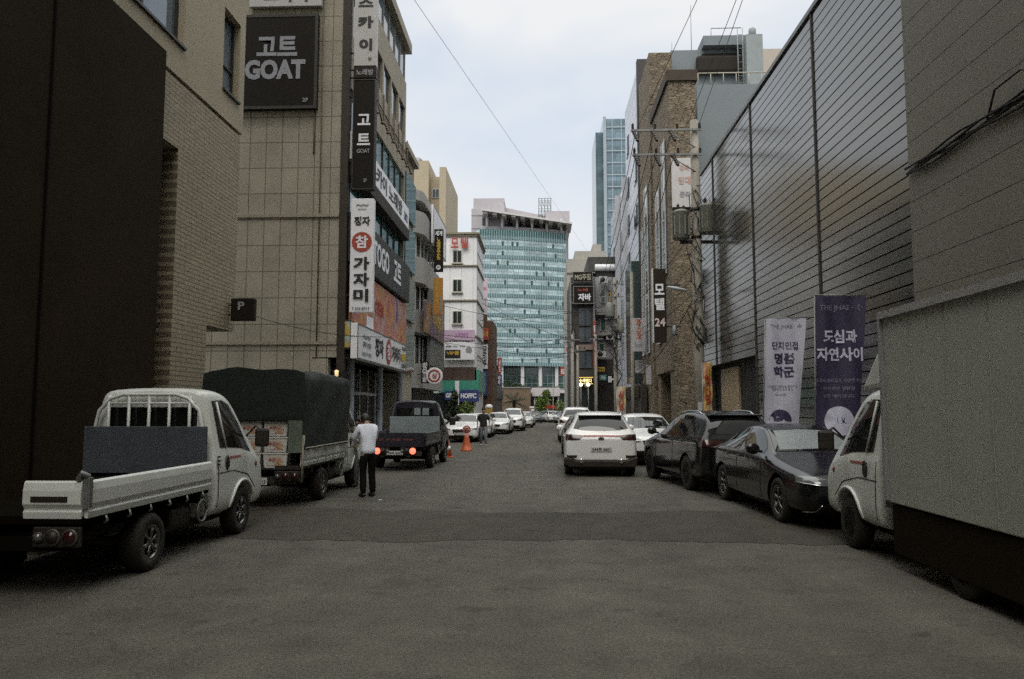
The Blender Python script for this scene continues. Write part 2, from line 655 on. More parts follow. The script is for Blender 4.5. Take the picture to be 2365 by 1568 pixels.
def arch_cut(o, cuts):
    """cuts wheel arches out of a body: (y, z, radius, depth from the side, half width)"""
    mb = MB()
    for (y, z, r, hw, dep) in cuts:
        for s in (1, -1):
            mb.lathe([(r, s * (hw - dep)), (r, s * (hw + 0.3))] if s > 0 else [(r, s * (hw + 0.3)), (r, s * (hw - dep))], (0, y, z), 'x', 40)
    c = mb.build('cutter', None, None, local=True)
    bake(o, [('BOOLEAN', dict(operation='DIFFERENCE', object=c, solver='EXACT'))])
    me = c.data
    bpy.data.objects.remove(c)
    bpy.data.meshes.remove(me)
    for p in o.data.polygons: p.use_smooth = True
    at = o.data
    try:
        at.set_sharp_from_angle(angle=R(38))
    except Exception:
        pass


def set_mat(o, m):
    o.data.materials.clear()
    o.data.materials.append(m)
    for p in o.data.polygons: p.material_index = 0


def plate(parent, text, x, y, z, face, w=0.52, h=0.11):
    p = MB().box(-w / 2, w / 2, -0.008, 0.008, -h / 2, h / 2).build('number_plate', plate_white, parent, local=True, bevel=0.004)
    p.location = (x, y, z)
    p.rotation_euler = (0, 0, 0 if face == '-y' else PI)
    if text: letters(text, 0, 0, w * 0.86, h * 0.62, plate_ink, p, -0.013, bold=0.015, depth=0.002)
    return p


SEDAN = dict(L=4.9, wb=(1.46, -1.40), wr=0.335, hw=0.93, sts=[
    (2.45, .42, .60, .64, .60, .50), (2.40, .24, .66, .71, .78, .66), (2.2, .19, .71, .79, .88, .72), (1.5, .18, .80, .90, .93, .78), (1.02, .18, .88, .985, .93, .78), (.84, .18, .90, 1.03, .93, .74),
    (.08, .18, .93, 1.39, .93, .59), (-.45, .18, .94, 1.45, .93, .58), (-1.0, .18, .95, 1.41, .93, .57), (-1.35, .18, .96, 1.30, .93, .60), (-1.8, .18, .97, 1.08, .93, .70), (-2.1, .20, .96, 1.04, .91, .74), (-2.36, .26, .93, 1.0, .84, .72), (-2.45, .42, .84, .90, .70, .60)],
    side=[([(.62, 1.06), (.30, 1.22), (-.05, 1.34), (-.45, 1.365)], [(.66, .985), (.3, .985), (-.1, .985), (-.45, .99)]),
          ([(-.52, 1.365), (-.9, 1.345), (-1.25, 1.25), (-1.55, 1.10)], [(-.52, .99), (-.9, .995), (-1.25, 1.0), (-1.55, 1.01)])],
    ws=([(-.53, 1.345), (0, 1.365), (.53, 1.345)], [(-.70, 1.02), (0, 1.04), (.70, 1.02)]),
    rw=([(-.50, 1.36), (0, 1.38), (.50, 1.36)], [(-.62, 1.11), (0, 1.12), (.62, 1.11)]),
    head=([(.84, .74), (.62, .735), (.44, .68)], [(.86, .66), (.66, .635), (.46, .63)]),
    grille=([(-.36, .66), (0, .67), (.36, .66)], [(-.26, .40), (0, .38), (.26, .40)]),
    tail=([(.84, .90), (.4, .91)], [(.84, .76), (.42, .80)]), lowf=([(-.78, .36), (0, .36), (.78, .36)], [(-.7, .24), (0, .23), (.7, .24)]), lowr=([(-.74, .42), (0, .42), (.74, .42)], [(-.66, .26), (0, .25), (.66, .26)]),
    mir=(.70, 1.0), plf=.44, plr=.74)
SUV = dict(L=4.48, wb=(1.36, -1.31), wr=0.365, hw=0.925, sts=[
    (2.24, .48, .72, .78, .62, .50), (2.18, .30, .80, .87, .80, .66), (1.95, .24, .86, .95, .89, .74), (1.3, .23, .95, 1.05, .925, .78), (1.0, .23, .99, 1.11, .925, .78), (.84, .23, 1.0, 1.15, .925, .74),
    (.15, .23, 1.02, 1.54, .925, .62), (-.35, .23, 1.04, 1.63, .925, .62), (-1.2, .23, 1.06, 1.62, .925, .61), (-1.72, .23, 1.08, 1.56, .92, .58), (-1.98, .24, 1.08, 1.34, .91, .66), (-2.12, .26, 1.06, 1.13, .89, .74), (-2.21, .32, .98, 1.03, .84, .72), (-2.25, .46, .86, .92, .72, .60)],
    side=[([(.62, 1.17), (.34, 1.34), (.05, 1.47), (-.35, 1.52)], [(.68, 1.08), (.3, 1.08), (0, 1.08), (-.35, 1.085)]),
          ([(-.42, 1.52), (-.8, 1.53), (-1.15, 1.51)], [(-.42, 1.085), (-.8, 1.09), (-1.15, 1.10)]),
          ([(-1.22, 1.50), (-1.45, 1.46), (-1.66, 1.36)], [(-1.22, 1.12), (-1.5, 1.18), (-1.72, 1.26)])],
    ws=([(-.56, 1.50), (0, 1.52), (.56, 1.50)], [(-.70, 1.14), (0, 1.16), (.70, 1.14)]),
    rw=([(-.55, 1.50), (0, 1.52), (.55, 1.50)], [(-.69, 1.20), (-.45, 1.16), (0, 1.145), (.45, 1.16), (.69, 1.20)]),
    head=([(.84, .90), (.6, .88), (.44, .82)], [(.86, .78), (.66, .74), (.48, .75)]),
    grille=([(-.42, .80), (0, .81), (.42, .80)], [(-.34, .58), (0, .57), (.34, .58)]),
    tail=([(.88, 1.06), (.62, 1.05), (.42, 1.03)], [(.88, .915), (.66, .915), (.54, .925)]), lowf=([(-.8, .46), (0, .46), (.8, .46)], [(-.72, .27), (0, .26), (.72, .27)]), lowr=([(-.90, .47), (-.7, .47), (-.62, .43), (0, .43), (.62, .43), (.7, .47), (.90, .47)], [(-.90, .27), (-.5, .25), (0, .25), (.5, .25), (.90, .27)]),
    mir=(.72, 1.1), plf=.52, plr=.69)


def scaled(spec, kz=1.0, ky=1.0):
    d = dict(spec)
    d['sts'] = [(y * ky, zb, zs * kz, zt * kz, ws, wt) for (y, zb, zs, zt, ws, wt) in spec['sts']]
    f1 = lambda l: [(a * ky, b * kz) for a, b in l]
    f2 = lambda l: [(a, b * kz) for a, b in l]
    d['side'] = [(f1(a), f1(b)) for a, b in spec['side']]
    for k in ('ws', 'rw', 'head', 'grille', 'tail'): d[k] = tuple(f2(l) for l in spec[k])
    d['wb'] = tuple(v * ky for v in spec['wb'])
    d['L'] = spec['L'] * ky
    d['mir'] = (spec['mir'][0] * ky, spec['mir'][1] * kz)
    d['plr'] = spec['plr'] * kz
    return d


def car(label, cat, spec, paint, loc, rz, name='parked_car', group=None, lower=None, text_f=None, text_r=None, glass=car_glass, roofrails=False, shade=False, badge=False, spoiler=False, strip=False, exhaust=False, chrome_front=False, detail=True):
    t = thing(name, label, cat, loc, rz, group)
    b = loft(spec['sts'])
    bv = bvh_of(b)
    wr, hw = spec['wr'], spec['hw']
    arch_cut(b, [(y, wr, wr + 0.055, hw, 0.27) for y in spec['wb']])
    set_mat(b, paint)
    b.parent = t
    for y in spec['wb']:
        for s in (1, -1):
            wheel_parts(t, s * (hw - 0.13), y, wr, 0.22, s)
    # dark underside that closes the arches
    MB().box(-hw + 0.27, hw - 0.27, min(spec['wb']) - 0.5, max(spec['wb']) + 0.5, 0.14, 0.62).build('underbody', black_plastic, t, local=True)
    for top, bot in spec['side']:
        for s in ('+x', '-x'):
            patch(bv, s, top, bot).build('side_window', glass, t, local=True)
    wsn = patch(bv, '+y', *spec['ws'], nu=18, nv=8).build('windscreen', glass, t, local=True)
    if shade:
        T, B = spec['ws']
        patch(bv, '+y', [(T[0][0] + .06, T[0][1] - .02), (T[1][0], T[1][1] - .02), (T[2][0] - .06, T[2][1] - .02)], [(B[0][0] + .08, B[0][1] + .02), (B[1][0], B[1][1] + .02), (B[2][0] - .08, B[2][1] + .02)], off=0.010, nu=18, nv=8).build('sunshade', shade_silver, wsn, local=True)
    patch(bv, '-y', *spec['rw'], nu=18, nv=8).build('rear_window', glass, t, local=True)
    mir = lambda l: [(-a, z) for a, z in l]
    for pts in (spec['head'], (mir(spec['head'][0]), mir(spec['head'][1]))):
        patch(bv, '+y', *pts, off=0.008).build('headlight', clear_lens, t, local=True)
    for pts in (spec['tail'], (mir(spec['tail'][0]), mir(spec['tail'][1]))):
        patch(bv, '-y', *pts, off=0.008).build('tail_light', red_lens, t, local=True)
    g = patch(bv, '+y', *spec['grille'], off=0.006).build('grille', black_plastic, t, local=True)
    if chrome_front:
        T, B = spec['grille']
        for s_ in (1, -1):
            for a_ in ([(.86, .655), (.66, .63), (.46, .625)], [(.80, .25), (.70, .27), (.62, .36)]):
                pts = []
                for p in resample([(s_ * u_, v_) for u_, v_ in a_], 9):
                    h = bv.ray_cast(Vector((p[0], 6, p[1])), Vector((0, -1, 0)))
                    if h[0] is not None: pts.append(h[0] + h[1] * 0.012)
                MB().tube(pts, 0.010, 6).build('chrome_trim', chrome, t, local=True)
        for l in (T, B):
            q = resample(l, 12)
            pts = []
            for p in q:
                h = bv.ray_cast(Vector((p[0], 6, p[1])), Vector((0, -1, 0)))
                if h[0] is not None: pts.append(h[0] + h[1] * 0.014)
            MB().tube(pts, 0.026 if l is T else 0.010, 6).build('chrome_trim', chrome, g, local=True)
    patch(bv, '+y', *spec['lowf'], off=0.006).build('lower_grille', black_plastic, t, local=True)
    patch(bv, '-y', *spec['lowr'], off=0.006, nu=20).build('rear_skirt', lower or black_plastic, t, local=True)
    for s in (1, -1):
        mb = MB()
        my, mz = spec['mir']
        mb.lathe([(0.0, -.06), (.055, -.055), (.085, -.02), (.09, .03), (.075, .05), (0.0, .05)], (0, 0, 0), 'y', 14)
        for i, v in enumerate(mb.v): v.x *= 1.25
        mo = mb.build('mirror', paint if paint is not silver_paint else black_plastic, t, local=True)
        mo.location = (s * (hw + 0.09), my, mz + 0.06)
        MB().tube([(-s * .16, 0.0, -.05), (0, 0, -.02)], 0.025, 6).build('mirror_arm', black_plastic, mo, local=True)
    hy = [h for h in (bv.ray_cast(Vector((0, 6, spec['plf'])), Vector((0, -1, 0))),) if h[0] is not None]
    if hy: plate(t, text_f or '', 0, hy[0][0].y + 0.012, spec['plf'], '+y')
    h = bv.ray_cast(Vector((0, -6, spec['plr'])), Vector((0, 1, 0)))
    if h[0] is not None: plate(t, text_r or '', 0, h[0].y - 0.014, spec['plr'], '-y')
    # door seams
    if detail:
        for yy in ((spec['side'][0][1][0][0] + 0.1), -0.48, -1.18):
            for s in (1, -1):
                pts = []
                for z in [spec['sts'][5][1] + 0.12 + 0.06 * k for k in range(14)]:
                    if z > spec['side'][0][1][0][1] - 0.03: break
                    q = bv.ray_cast(Vector((3 * s, yy, z)), Vector((-s, 0, 0)))
                    if q[0] is not None: pts.append(q[0] + q[1] * (0.001))
                if len(pts) > 2 and all(abs(yy - w_) > wr + 0.02 for w_ in spec['wb']):
                    MB().tube(pts, 0.006, 5).build('door_seam', black_plastic, t, local=True)
        for yy in (-.35, -1.05):
            for s in (1, -1):
                q = bv.ray_cast(Vector((3 * s, yy, spec['side'][0][1][0][1] - 0.09)), Vector((-s, 0, 0)))
                if q[0] is not None:
                    MB().tube([q[0] + Vector((s * .015, -.1, 0)), q[0] + Vector((s * .02, .1, 0))], 0.014, 6).build('door_handle', paint, t, local=True)
    if roofrails:
        for s in (1, -1):
            pts = []
            for k in range(10):
                y = .05 - k * .17
                q = bv.ray_cast(Vector((s * .56, y, 4)), Vector((0, 0, -1)))
                if q[0] is not None: pts.append(q[0] + Vector((0, 0, .035 if 0 < k < 9 else 0.0)))
            MB().tube(pts, 0.016, 6).build('roof_rail', chrome, t, local=True)
    if spoiler:
        q = bv.ray_cast(Vector((0, spec['sts'][9][0] + .05, 4)), Vector((0, 0, -1)))[0]
        z = q.z
        yb = q.y
        MB().prism([(yb + .15, z + .005), (yb - .12, z + .012), (yb - .20, z - .005), (yb - .18, z - .03), (yb + .1, z - .03)], 'x', -.56, .56).build('spoiler', paint, t, local=True, bevel=0.008)
    if strip:
        T, B = spec['tail']
        patch(bv, '-y', [(-.45, 1.035), (0, 1.04), (.45, 1.035)], [(-.5, .995), (0, 1.0), (.5, .995)], off=0.010, nu=18, nv=3).build('reflector_strip', red_strip, t, local=True)
    if exhaust:
        for s in (1, -1):
            q = bv.ray_cast(Vector((s * .50, -6, .36)), Vector((0, 1, 0)))
            if q[0] is not None: MB().lathe([(.03, -.02), (.055, -.03), (.06, .03), (0, .03)], (s * .50, -spec['L'] / 2 - .03, .40), 'y', 14).build('exhaust_tip', chrome, t, local=True)
            patch(bv, '-y', [(s * .86, .54), (s * .6, .54)], [(s * .84, .475), (s * .62, .475)], off=0.009, nu=8, nv=3).build('reflector', black_plastic, t, local=True)
    if exhaust:
        MB().prism([(-.90, .50), (-.74, .47), (-.64, .42), (.64, .42), (.74, .47), (.90, .50), (.90, .30), (.80, .24), (-.80, .24), (-.90, .30)], 'y', -spec['L'] / 2 - .018, -spec['L'] / 2 + .35).build('rear_bumper_base', black_plastic, t, local=True, bevel=.03)
    if badge:
        q = bv.ray_cast(Vector((0, -6, .96)), Vector((0, 1, 0)))[0]
        bd = MB().lathe([(.075, -.006), (.075, .006)], (0, 0, 0), 'y', 20)
        for v in bd.v: v.z *= 0.5
        bo = bd.build('badge', chrome, t, local=True)
        bo.location = (0, q.y - .012, .955)
        letters(badge, 0, 0, .10, .035, plate_ink, bo, -.01, bold=0.02, depth=0.002)
    return t


CAB = [(1.80, .46, .80, .90, .66, .56), (1.76, .34, .86, .98, .81, .70), (1.62, .32, .95, 1.10, .85, .75), (1.32, .32, 1.08, 1.36, .85, .72), (.98, .32, 1.12, 1.80, .85, .66), (.72, .32, 1.12, 1.93, .85, .66), (.3, .32, 1.12, 1.965, .85, .68), (.06, .32, 1.12, 1.95, .85, .68), (.0, .36, 1.12, 1.91, .84, .66)]
TR = dict(wr=0.315, front=.92, hw=.85)


def truck(label, paint, bed_paint, loc, rz, kind, lamp_x=.60, rear_axle=-1.48, bed_len=2.72, group=None, name='parked_truck', cat='truck'):
    """cab-over light truck; origin on the ground below the back of the cab, y forward"""
    t = thing(name, label, cat, loc, rz, group)
    b = loft(CAB)
    b.name = 'cab'
    bv = bvh_of(b)
    arch_cut(b, [(TR['front'], .33, .40, .85, .30)])
    set_mat(b, paint)
    b.parent = t
    for s in (1, -1):
        wheel_parts(t, s * .745, TR['front'], TR['wr'], .19, s, spokes=6, rim_r=.60)
        wheel_parts(t, s * .735, rear_axle, TR['wr'] - .015, .21, s, spokes=6, rim_r=.60)
    MB().box(-.52, .52, -.1, 1.5, .22, .8).build('underbody', black_plastic, t, local=True)
    # arch lips
    for s in (1, -1):
        pts = []
        for k in range(17):
            a = R(-12 + 204 * k / 16)
            y, z = TR['front'] + .405 * math.cos(a), .33 + .405 * math.sin(a)
            q = bv.ray_cast(Vector((3 * s, y, z)), Vector((-s, 0, 0)))
            if q[0] is not None: pts.append(q[0] + Vector((s * .006, 0, 0)))
        MB().tube(pts, 0.022, 6).build('wheel_arch_lip', paint, t, local=True)
    # glass
    for s in ('+x', '-x'):
        sg = 1 if s == '+x' else -1
        patch(bv, s, [(.16, 1.80), (.5, 1.815), (.72, 1.76), (.98, 1.50)], [(.22, 1.20), (.55, 1.19), (.86, 1.17), (1.24, 1.10)]).build('side_window', car_glass, t, local=True)
        q0, q1 = bv.ray_cast(Vector((3 * sg, .29, 1.79)), Vector((-sg, 0, 0)))[0], bv.ray_cast(Vector((3 * sg, .40, 1.19)), Vector((-sg, 0, 0)))[0]
        MB().tube([q0 + Vector((sg * .012, 0, 0)), q1 + Vector((sg * .012, 0, 0))], .014, 6).build('window_post', paint, t, local=True)
        q = bv.ray_cast(Vector((3 * sg, .38, 1.0)), Vector((-sg, 0, 0)))[0]
        hd = MB().lathe([(.055, -.012), (.06, .0), (.045, .012), (0, .008)], (0, 0, 0), 'x', 20)
        for v in hd.v: v.z *= 1.7
        ho = hd.build('door_handle', black_plastic, t, local=True)
        ho.location = q + Vector((sg * .008, 0, 0))
        patch(bv, s, [(.48, 1.075), (.85, 1.072)], [(.48, 1.045), (.85, 1.047)], off=.005, nv=2).build('side_stripe', red_strip, t, local=True)
        patch(bv, s, [(.08, .885), (.6, .89), (1.1, .80), (1.36, .60)], [(.08, .873), (.6, .878), (1.09, .788), (1.35, .59)], off=.003, nu=24, nv=2).build('body_crease', black_plastic, t, local=True)
        pts = [bv.ray_cast(Vector((3 * sg, .10, z)), Vector((-sg, 0, 0)))[0] for z in (.45, .6, .8, .95, 1.1)]
        MB().tube([p + Vector((sg * .002, 0, 0)) for p in pts], .006, 5).build('door_seam', black_plastic, t, local=True)
        m_ = MB().box(-.10, .10, -.03, .05, -.13, .13).build('mirror', black_plastic, t, local=True, bevel=.035)
        m_.location = (sg * 1.02, 1.12, 1.30)
        MB().tube([(0, 0, .1), (-sg * .1, .02, .16), (-sg * .24, .05, .02)], .014, 6).build('mirror_arm', black_plastic, m_, local=True)
        il = MB().lathe([(.04, 0), (.03, .012), (0, .014)], (0, 0, 0), 'x', 14)
        io = il.build('indicator', orange_lens, t, local=True)
        q = bv.ray_cast(Vector((3 * sg, 1.40, .92)), Vector((-sg, 0, 0)))[0]
        if q is not None:
            io.location = q; io.rotation_euler = (0, 0, 0 if sg > 0 else PI)
        patch(bv, '+y', [(sg * .78, .86), (sg * .45, .86)], [(sg * .78, .70), (sg * .47, .70)], off=.008, nu=8).build('headlight', clear_lens, t, local=True)
    patch(bv, '+y', [(-.58, 1.74), (0, 1.76), (.58, 1.74)], [(-.72, 1.10), (0, 1.11), (.72, 1.10)], nu=18, nv=10).build('windscreen', car_glass, t, local=True)
    patch(bv, '-y', [(-.58, 1.68), (-.54, 1.72), (.54, 1.72), (.58, 1.68)], [(-.58, 1.30), (-.54, 1.26), (.54, 1.26), (.58, 1.30)], nu=24).build('rear_window', car_glass, t, local=True)
    # frame
    ch = MB()
    for s in (1, -1): ch.box(s * .36 - .05, s * .36 + .05, -bed_len - .05, .3, .38, .52)
    for y in (-.4, -1.2, -2.2): ch.box(-.31, .31, y - .04, y + .04, .40, .50)
    ch.tube([(-.7, rear_axle, .30), (.7, rear_axle, .30)], .06, 10)
    ch.build('chassis', dark_metal, t, local=True)
    y1, y0 = -.08, -.08 - bed_len
    if kind != 'box':
        fl = MB().box(-.80, .80, y0 + .03, y1, .66, .73)
        for k in range(5): fl.box(-.78, .78, y0 + .25 + k * .55, y0 + .33 + k * .55, .56, .66)
        fl.build('bed_floor', dark_metal, t, local=True)
        prof = lambda s: [(s * .80, .71), (s * .835, .705), (s * .846, .77), (s * .830, .785), (s * .832, .80), (s * .852, .84), (s * .852, .96), (s * .840, 1.03), (s * .815, 1.05), (s * .80, 1.03)]
        for s in ((1,) if kind == 'pickup' else (1, -1)):
            MB().prism(prof(s), 'y', y0 + .06, y1 - .02).build('bed_side', bed_paint, t, local=True, bevel=.006)
    # rear bumper bar with lamp clusters
    MB().box(-.72, .72, y0 + .02, y0 + .10, .42, .54).build('bumper_bar', dark_metal, t, local=True)
    for s in (1, -1):
        lc = MB().box(s * lamp_x - .22, s * lamp_x + .22, y0 - .02, y0 + .02, .46, .64).build('lamp_cluster', black_plastic, t, local=True, bevel=.01)
        for i, (dx, m_) in enumerate(((.13, red_lens if kind != 'lit' else lit_tail), (-.03, black_plastic if kind != 'tarp' else red_lens), (-.16, clear_lens))):
            MB().lathe([(.062 if i < 2 else .04, .0), (.055 if i < 2 else .035, -.03), (0, -.036)] if kind != 'lit' or i else [(.088, 0), (.082, -.03), (0, -.04)], (s * (lamp_x + dx), y0 - .02, .55), 'y', 18).build('tail_light', m_, lc, local=True)
            MB().lathe([(.078 if i < 2 else .05, .0), (.078 if i < 2 else .05, -.016), (.064 if i < 2 else .042, -.018)], (s * (lamp_x + dx), y0 - .02, .55), 'y', 18).build('lamp_ring', M('dull lamp ring', (.09, .085, .075), .5, .6, var=.3) if kind == 'pickup' else dark_metal, lc, local=True)
    # spare tank, tool ring below the bed
    MB().lathe([(.16, -.28), (.18, -.24), (.18, .24), (.16, .28)], (.55, -.62, .44), 'y', 16).build('fuel_tank', dark_metal, t, local=True)
    MB().tube([(.80, -.25 + .13 * math.cos(a), .46 + .13 * math.sin(a)) for a in [2 * PI * k / 16 for k in range(17)]], .016, 6).build('rope_hook', grey_metal, t, local=True)
    return t, bv, (y0, y1)


def window_guard(t, y, paint, n=5, x0=.70):
    """round-shouldered bar frame that protects the back window"""
    g = MB()
    arc = [(-x0 - .05, 1.0), (-x0, 1.40), (-x0 + .06, 1.68), (-x0 + .20, 1.83), (-x0 + .36, 1.88), (x0 - .36, 1.88), (x0 - .20, 1.83), (x0 - .06, 1.68), (x0, 1.40), (x0 + .05, 1.0)]
    g.tube([(x, y, z) for x, z in arc], .024, 8)
    g.tube([(-x0 + .1, y, 1.77), (x0 - .1, y, 1.77)], .016, 6)
    for k in range(n):
        x = -.52 + 1.04 * k / (n - 1)
        g.tube([(x, y, 1.0), (x, y, 1.87)], .020, 6)
    for k in range(11):
        x = -.50 + 1.0 * k / 10
        g.tube([(x, y, 1.77), (x, y, 1.88)], .009, 5)
    return g.build('window_guard', paint, t, local=True)
# ---------------------------------------------------------------- people and plants
def skin(name, chains, mat, parent, levels=1, root=0):
    """continuous skinned body; chains = lists of (x,y,z,r) that share points by position"""
    vs, rs, es, key = [], [], [], {}
    for ch in chains:
        last = None
        for (x, y, z, r) in ch:
            k = (round(x, 3), round(y, 3), round(z, 3))
            if k not in key:
                key[k] = len(vs); vs.append((x, y, z)); rs.append(r if isinstance(r, tuple) else (r, r))
            i = key[k]
            if last is not None and last != i: es.append((last, i))
            last = i
    me = bpy.data.meshes.new(name)
    me.from_pydata(vs, es, [])
    bm = bmesh.new(); bm.from_mesh(me)
    lay = bm.verts.layers.skin.verify()
    for i, v in enumerate(bm.verts):
        v[lay].radius = rs[i]
        v[lay].use_root = (i == root)
    bm.to_mesh(me); bm.free()
    o = bpy.data.objects.new(name, me)
    COL.objects.link(o)
    bake(o, [('SKIN', dict(use_smooth_shade=True)), ('SUBSURF', dict(levels=levels, render_levels=levels))])
    for p in o.data.polygons: p.use_smooth = True
    set_mat(o, mat)
    if parent is not None: o.parent = parent
    return o


def hand(wx, wy, wz, s, d):
    """finger chains rooted in the palm; d = pointing direction of the hand, s = side"""
    d = Vector(d).normalized()
    side = Vector((0, 1, 0)) - d * d.y
    side = side.normalized() if side.length > 1e-3 else Vector((1, 0, 0))
    w = Vector((wx, wy, wz))
    palm = w + d * .07
    nrm = d.cross(side)
    ch = [[(*w, .026), (*palm, (.034, .02))]]
    for i, ln in enumerate((.062, .072, .068, .052)):
        b = palm + side * (.027 - .018 * i)
        m = b + d * ln * .55 + nrm * .006 * s
        e = b + d * ln + nrm * .022 * s
        ch.append([(*palm, (.034, .02)), (*b, .010), (*m, .009), (*e, .007)])
    tb = w + d * .025 + side * .02
    ch.append([(*w, .026), (*tb, .013), (*(tb + d * .03 + side * .025), .010), (*(tb + d * .055 + side * .03), .008)])
    return ch


def person(label, loc, rz, shirt, trousers, shoes, arms, legs, head=(0, .0, 0), bend=0.0, long_sleeve=True, group=None, h=1.7, vest=None, hair=hair_black):
    """arms / legs: per side (elbow, wrist) / (knee, ankle) points; y is the way the person faces"""
    t = thing('person', label, 'person', loc, rz, group)
    k = h / 1.7
    b = bend
    pel = (0, 0, .93, (.12, .085)); wai = (0, b * .3, 1.06, (.115, .08)); che = (0, b * .8, 1.25, (.14, .095)); nec = (0, b, 1.42, (.075, .07)); nk2 = (0, b + .02, 1.48, .055)
    hb = (head[0] * .4, b + .03 + head[1] * .4, 1.545, (.075, .085)); ht = (head[0], b + .03 + head[1], 1.64 + head[2], (.078, .092))
    sc = lambda ch: [[(x * k, y * k, z * k, tuple(q * k for q in r) if isinstance(r, tuple) else r * k) for (x, y, z, r) in c] for c in ch]
    body = [[pel, wai, che, nec, nk2, hb, ht]]
    sh, tr = [[(0, -.0, .83, (.185, .14)), (0, .0, .93, (.18, .137)), (wai[0], wai[1], wai[2], (.165, .122)), (che[0], che[1], che[2], (.185, .135)), (nec[0], nec[1], nec[2] - .01, (.09, .085))]], []
    tr = [[(0, 0, .97, (.16, .115)), (0, 0, .88, (.165, .12))]]
    shoe = []
    for s, (el, wr) in zip((-1, 1), arms):
        sp = (s * .175, b * .95, 1.385)
        body.append([che, (*sp, .055), (*el, .040), (*wr, .027)])
        d = Vector(wr) - Vector(el)
        body += hand(*wr, s, d)
        e = Vector(el).lerp(Vector(wr), .92 if long_sleeve else -.15)
        c = [che[:3] + ((.185, .135),), (*sp, .078)]
        if long_sleeve: c += [(*el, .062), (*e, .048)]
        else: c += [(*Vector(sp).lerp(Vector(el), .45), .075), (*Vector(sp).lerp(Vector(el), .82), .072)]
        sh.append(c)
    for s, (kn, an) in zip((-1, 1), legs):
        hp = (s * .095, .0, .86)
        body.append([pel, (*hp, .085), (*kn, .055), (*an, .04), (an[0], an[1] + .10, .04, .035)])
        tr.append([(0, 0, .88, (.165, .12)), (*hp, .105), (*Vector(hp).lerp(Vector(kn), .5), .095), (*kn, .078), (*Vector(kn).lerp(Vector(an), .55), .075), (an[0], an[1], an[2] - .02, .066)])
        shoe.append([(an[0], an[1] - .06, .045, .042), (an[0], an[1] + .03, .05, .048), (an[0], an[1] + .14, .038, .042), (an[0], an[1] + .19, .032, .030)])
    skin('body', sc(body), skin_tone, t)
    skin('trousers', sc(tr), trousers, t)
    skin('shirt', sc(sh), shirt, t)
    for c in shoe: skin('shoe', sc([c]), shoes, t)
    # hair, ears, nose, eyes
    hc = Vector((ht[0], ht[1], ht[2])) * k
    hm = MB()
    rows = []
    for i in range(8):
        th = PI * .62 * i / 7
        rows.append([hc + Vector((.092 * math.sin(th) * math.cos(a), .105 * math.sin(th) * math.sin(a) - .012 - .02 * math.sin(th), .115 * math.cos(th) + (.035 if math.sin(a) > .45 and i > 4 else -.02 * max(0, -math.sin(a)) * (i / 7)))) for a in [2 * PI * q / 18 for q in range(19)]])
    hm.sheet(rows).build('hair', hair, t, local=True)
    for s in (1, -1):
        MB().lathe([(0, -.012), (.022, -.006), (.026, .004), (0, .010)], hc + Vector((s * .083, -.005, -.03)), 'x', 10).build('ear', skin_tone, t, local=True)
        MB().lathe([(0, .0), (.011, .004), (0, .010)], hc + Vector((s * .032, .086, -.01)), 'y', 8).build('eye', hair_black, t, local=True)
    MB().prism([(.085, -.01), (.112, -.052), (.085, -.06)], 'x', -.013, .013).build('nose', skin_tone, t, local=True).location = hc
    MB().box(-.024, .024, .088, .096, -.088, -.078).build('mouth', red_strip, t, local=True).location = hc
    if vest: vest(t, k)
    return t


def leaf_cloud(name, mat, parent, blobs, n, size, seed=1):
    """many small leaf quads through a set of ellipsoids (cx,cy,cz,rx,ry,rz), in the parent's space"""
    rnd = random.Random(seed)
    mb = MB()
    for (cx, cy, cz, rx, ry, rz) in blobs:
        for _ in range(n):
            v = Vector((rnd.gauss(0, 1), rnd.gauss(0, 1), rnd.gauss(0, 1))).normalized() * (rnd.random() ** 0.45)
            p = Vector((cx + v.x * rx, cy + v.y * ry, cz + v.z * rz))
            a = Vector((rnd.gauss(0, 1), rnd.gauss(0, 1), rnd.gauss(0, .7))).normalized()
            b = a.cross(Vector((rnd.gauss(0, 1), rnd.gauss(0, 1), rnd.gauss(0, 1)))).normalized()
            s = size * (.6 + .8 * rnd.random())
            mb.add([p - a * s, p + b * s * .45, p + a * s, p - b * s * .45], [(0, 1, 2, 3)])
    return mb.build(name, mat, parent, local=True)


def tree(label, cat, loc, h, blobs, leaf, n=260, size=.22, trunk_r=.14, group=None, name='tree', seed=1):
    t = thing(name, label, cat, loc, 0, group)
    tb = MB()
    tb.tube([(0, 0, 0), (.05, .02, h * .3), (-.04, 0, h * .55), (.02, .03, h * .8)], [trunk_r, trunk_r * .8, trunk_r * .6, trunk_r * .25], 8)
    for (cx, cy, cz, rx, ry, rz) in blobs:
        tb.tube([(0, 0, h * .4), (cx * .5, cy * .5, (h * .4 + cz) / 2), (cx, cy, cz)], [trunk_r * .5, trunk_r * .35, trunk_r * .1], 6)
    tb.build('trunk', bark, t, local=True)
    leaf_cloud('crown', leaf, t, blobs, n, size, seed)
    return t


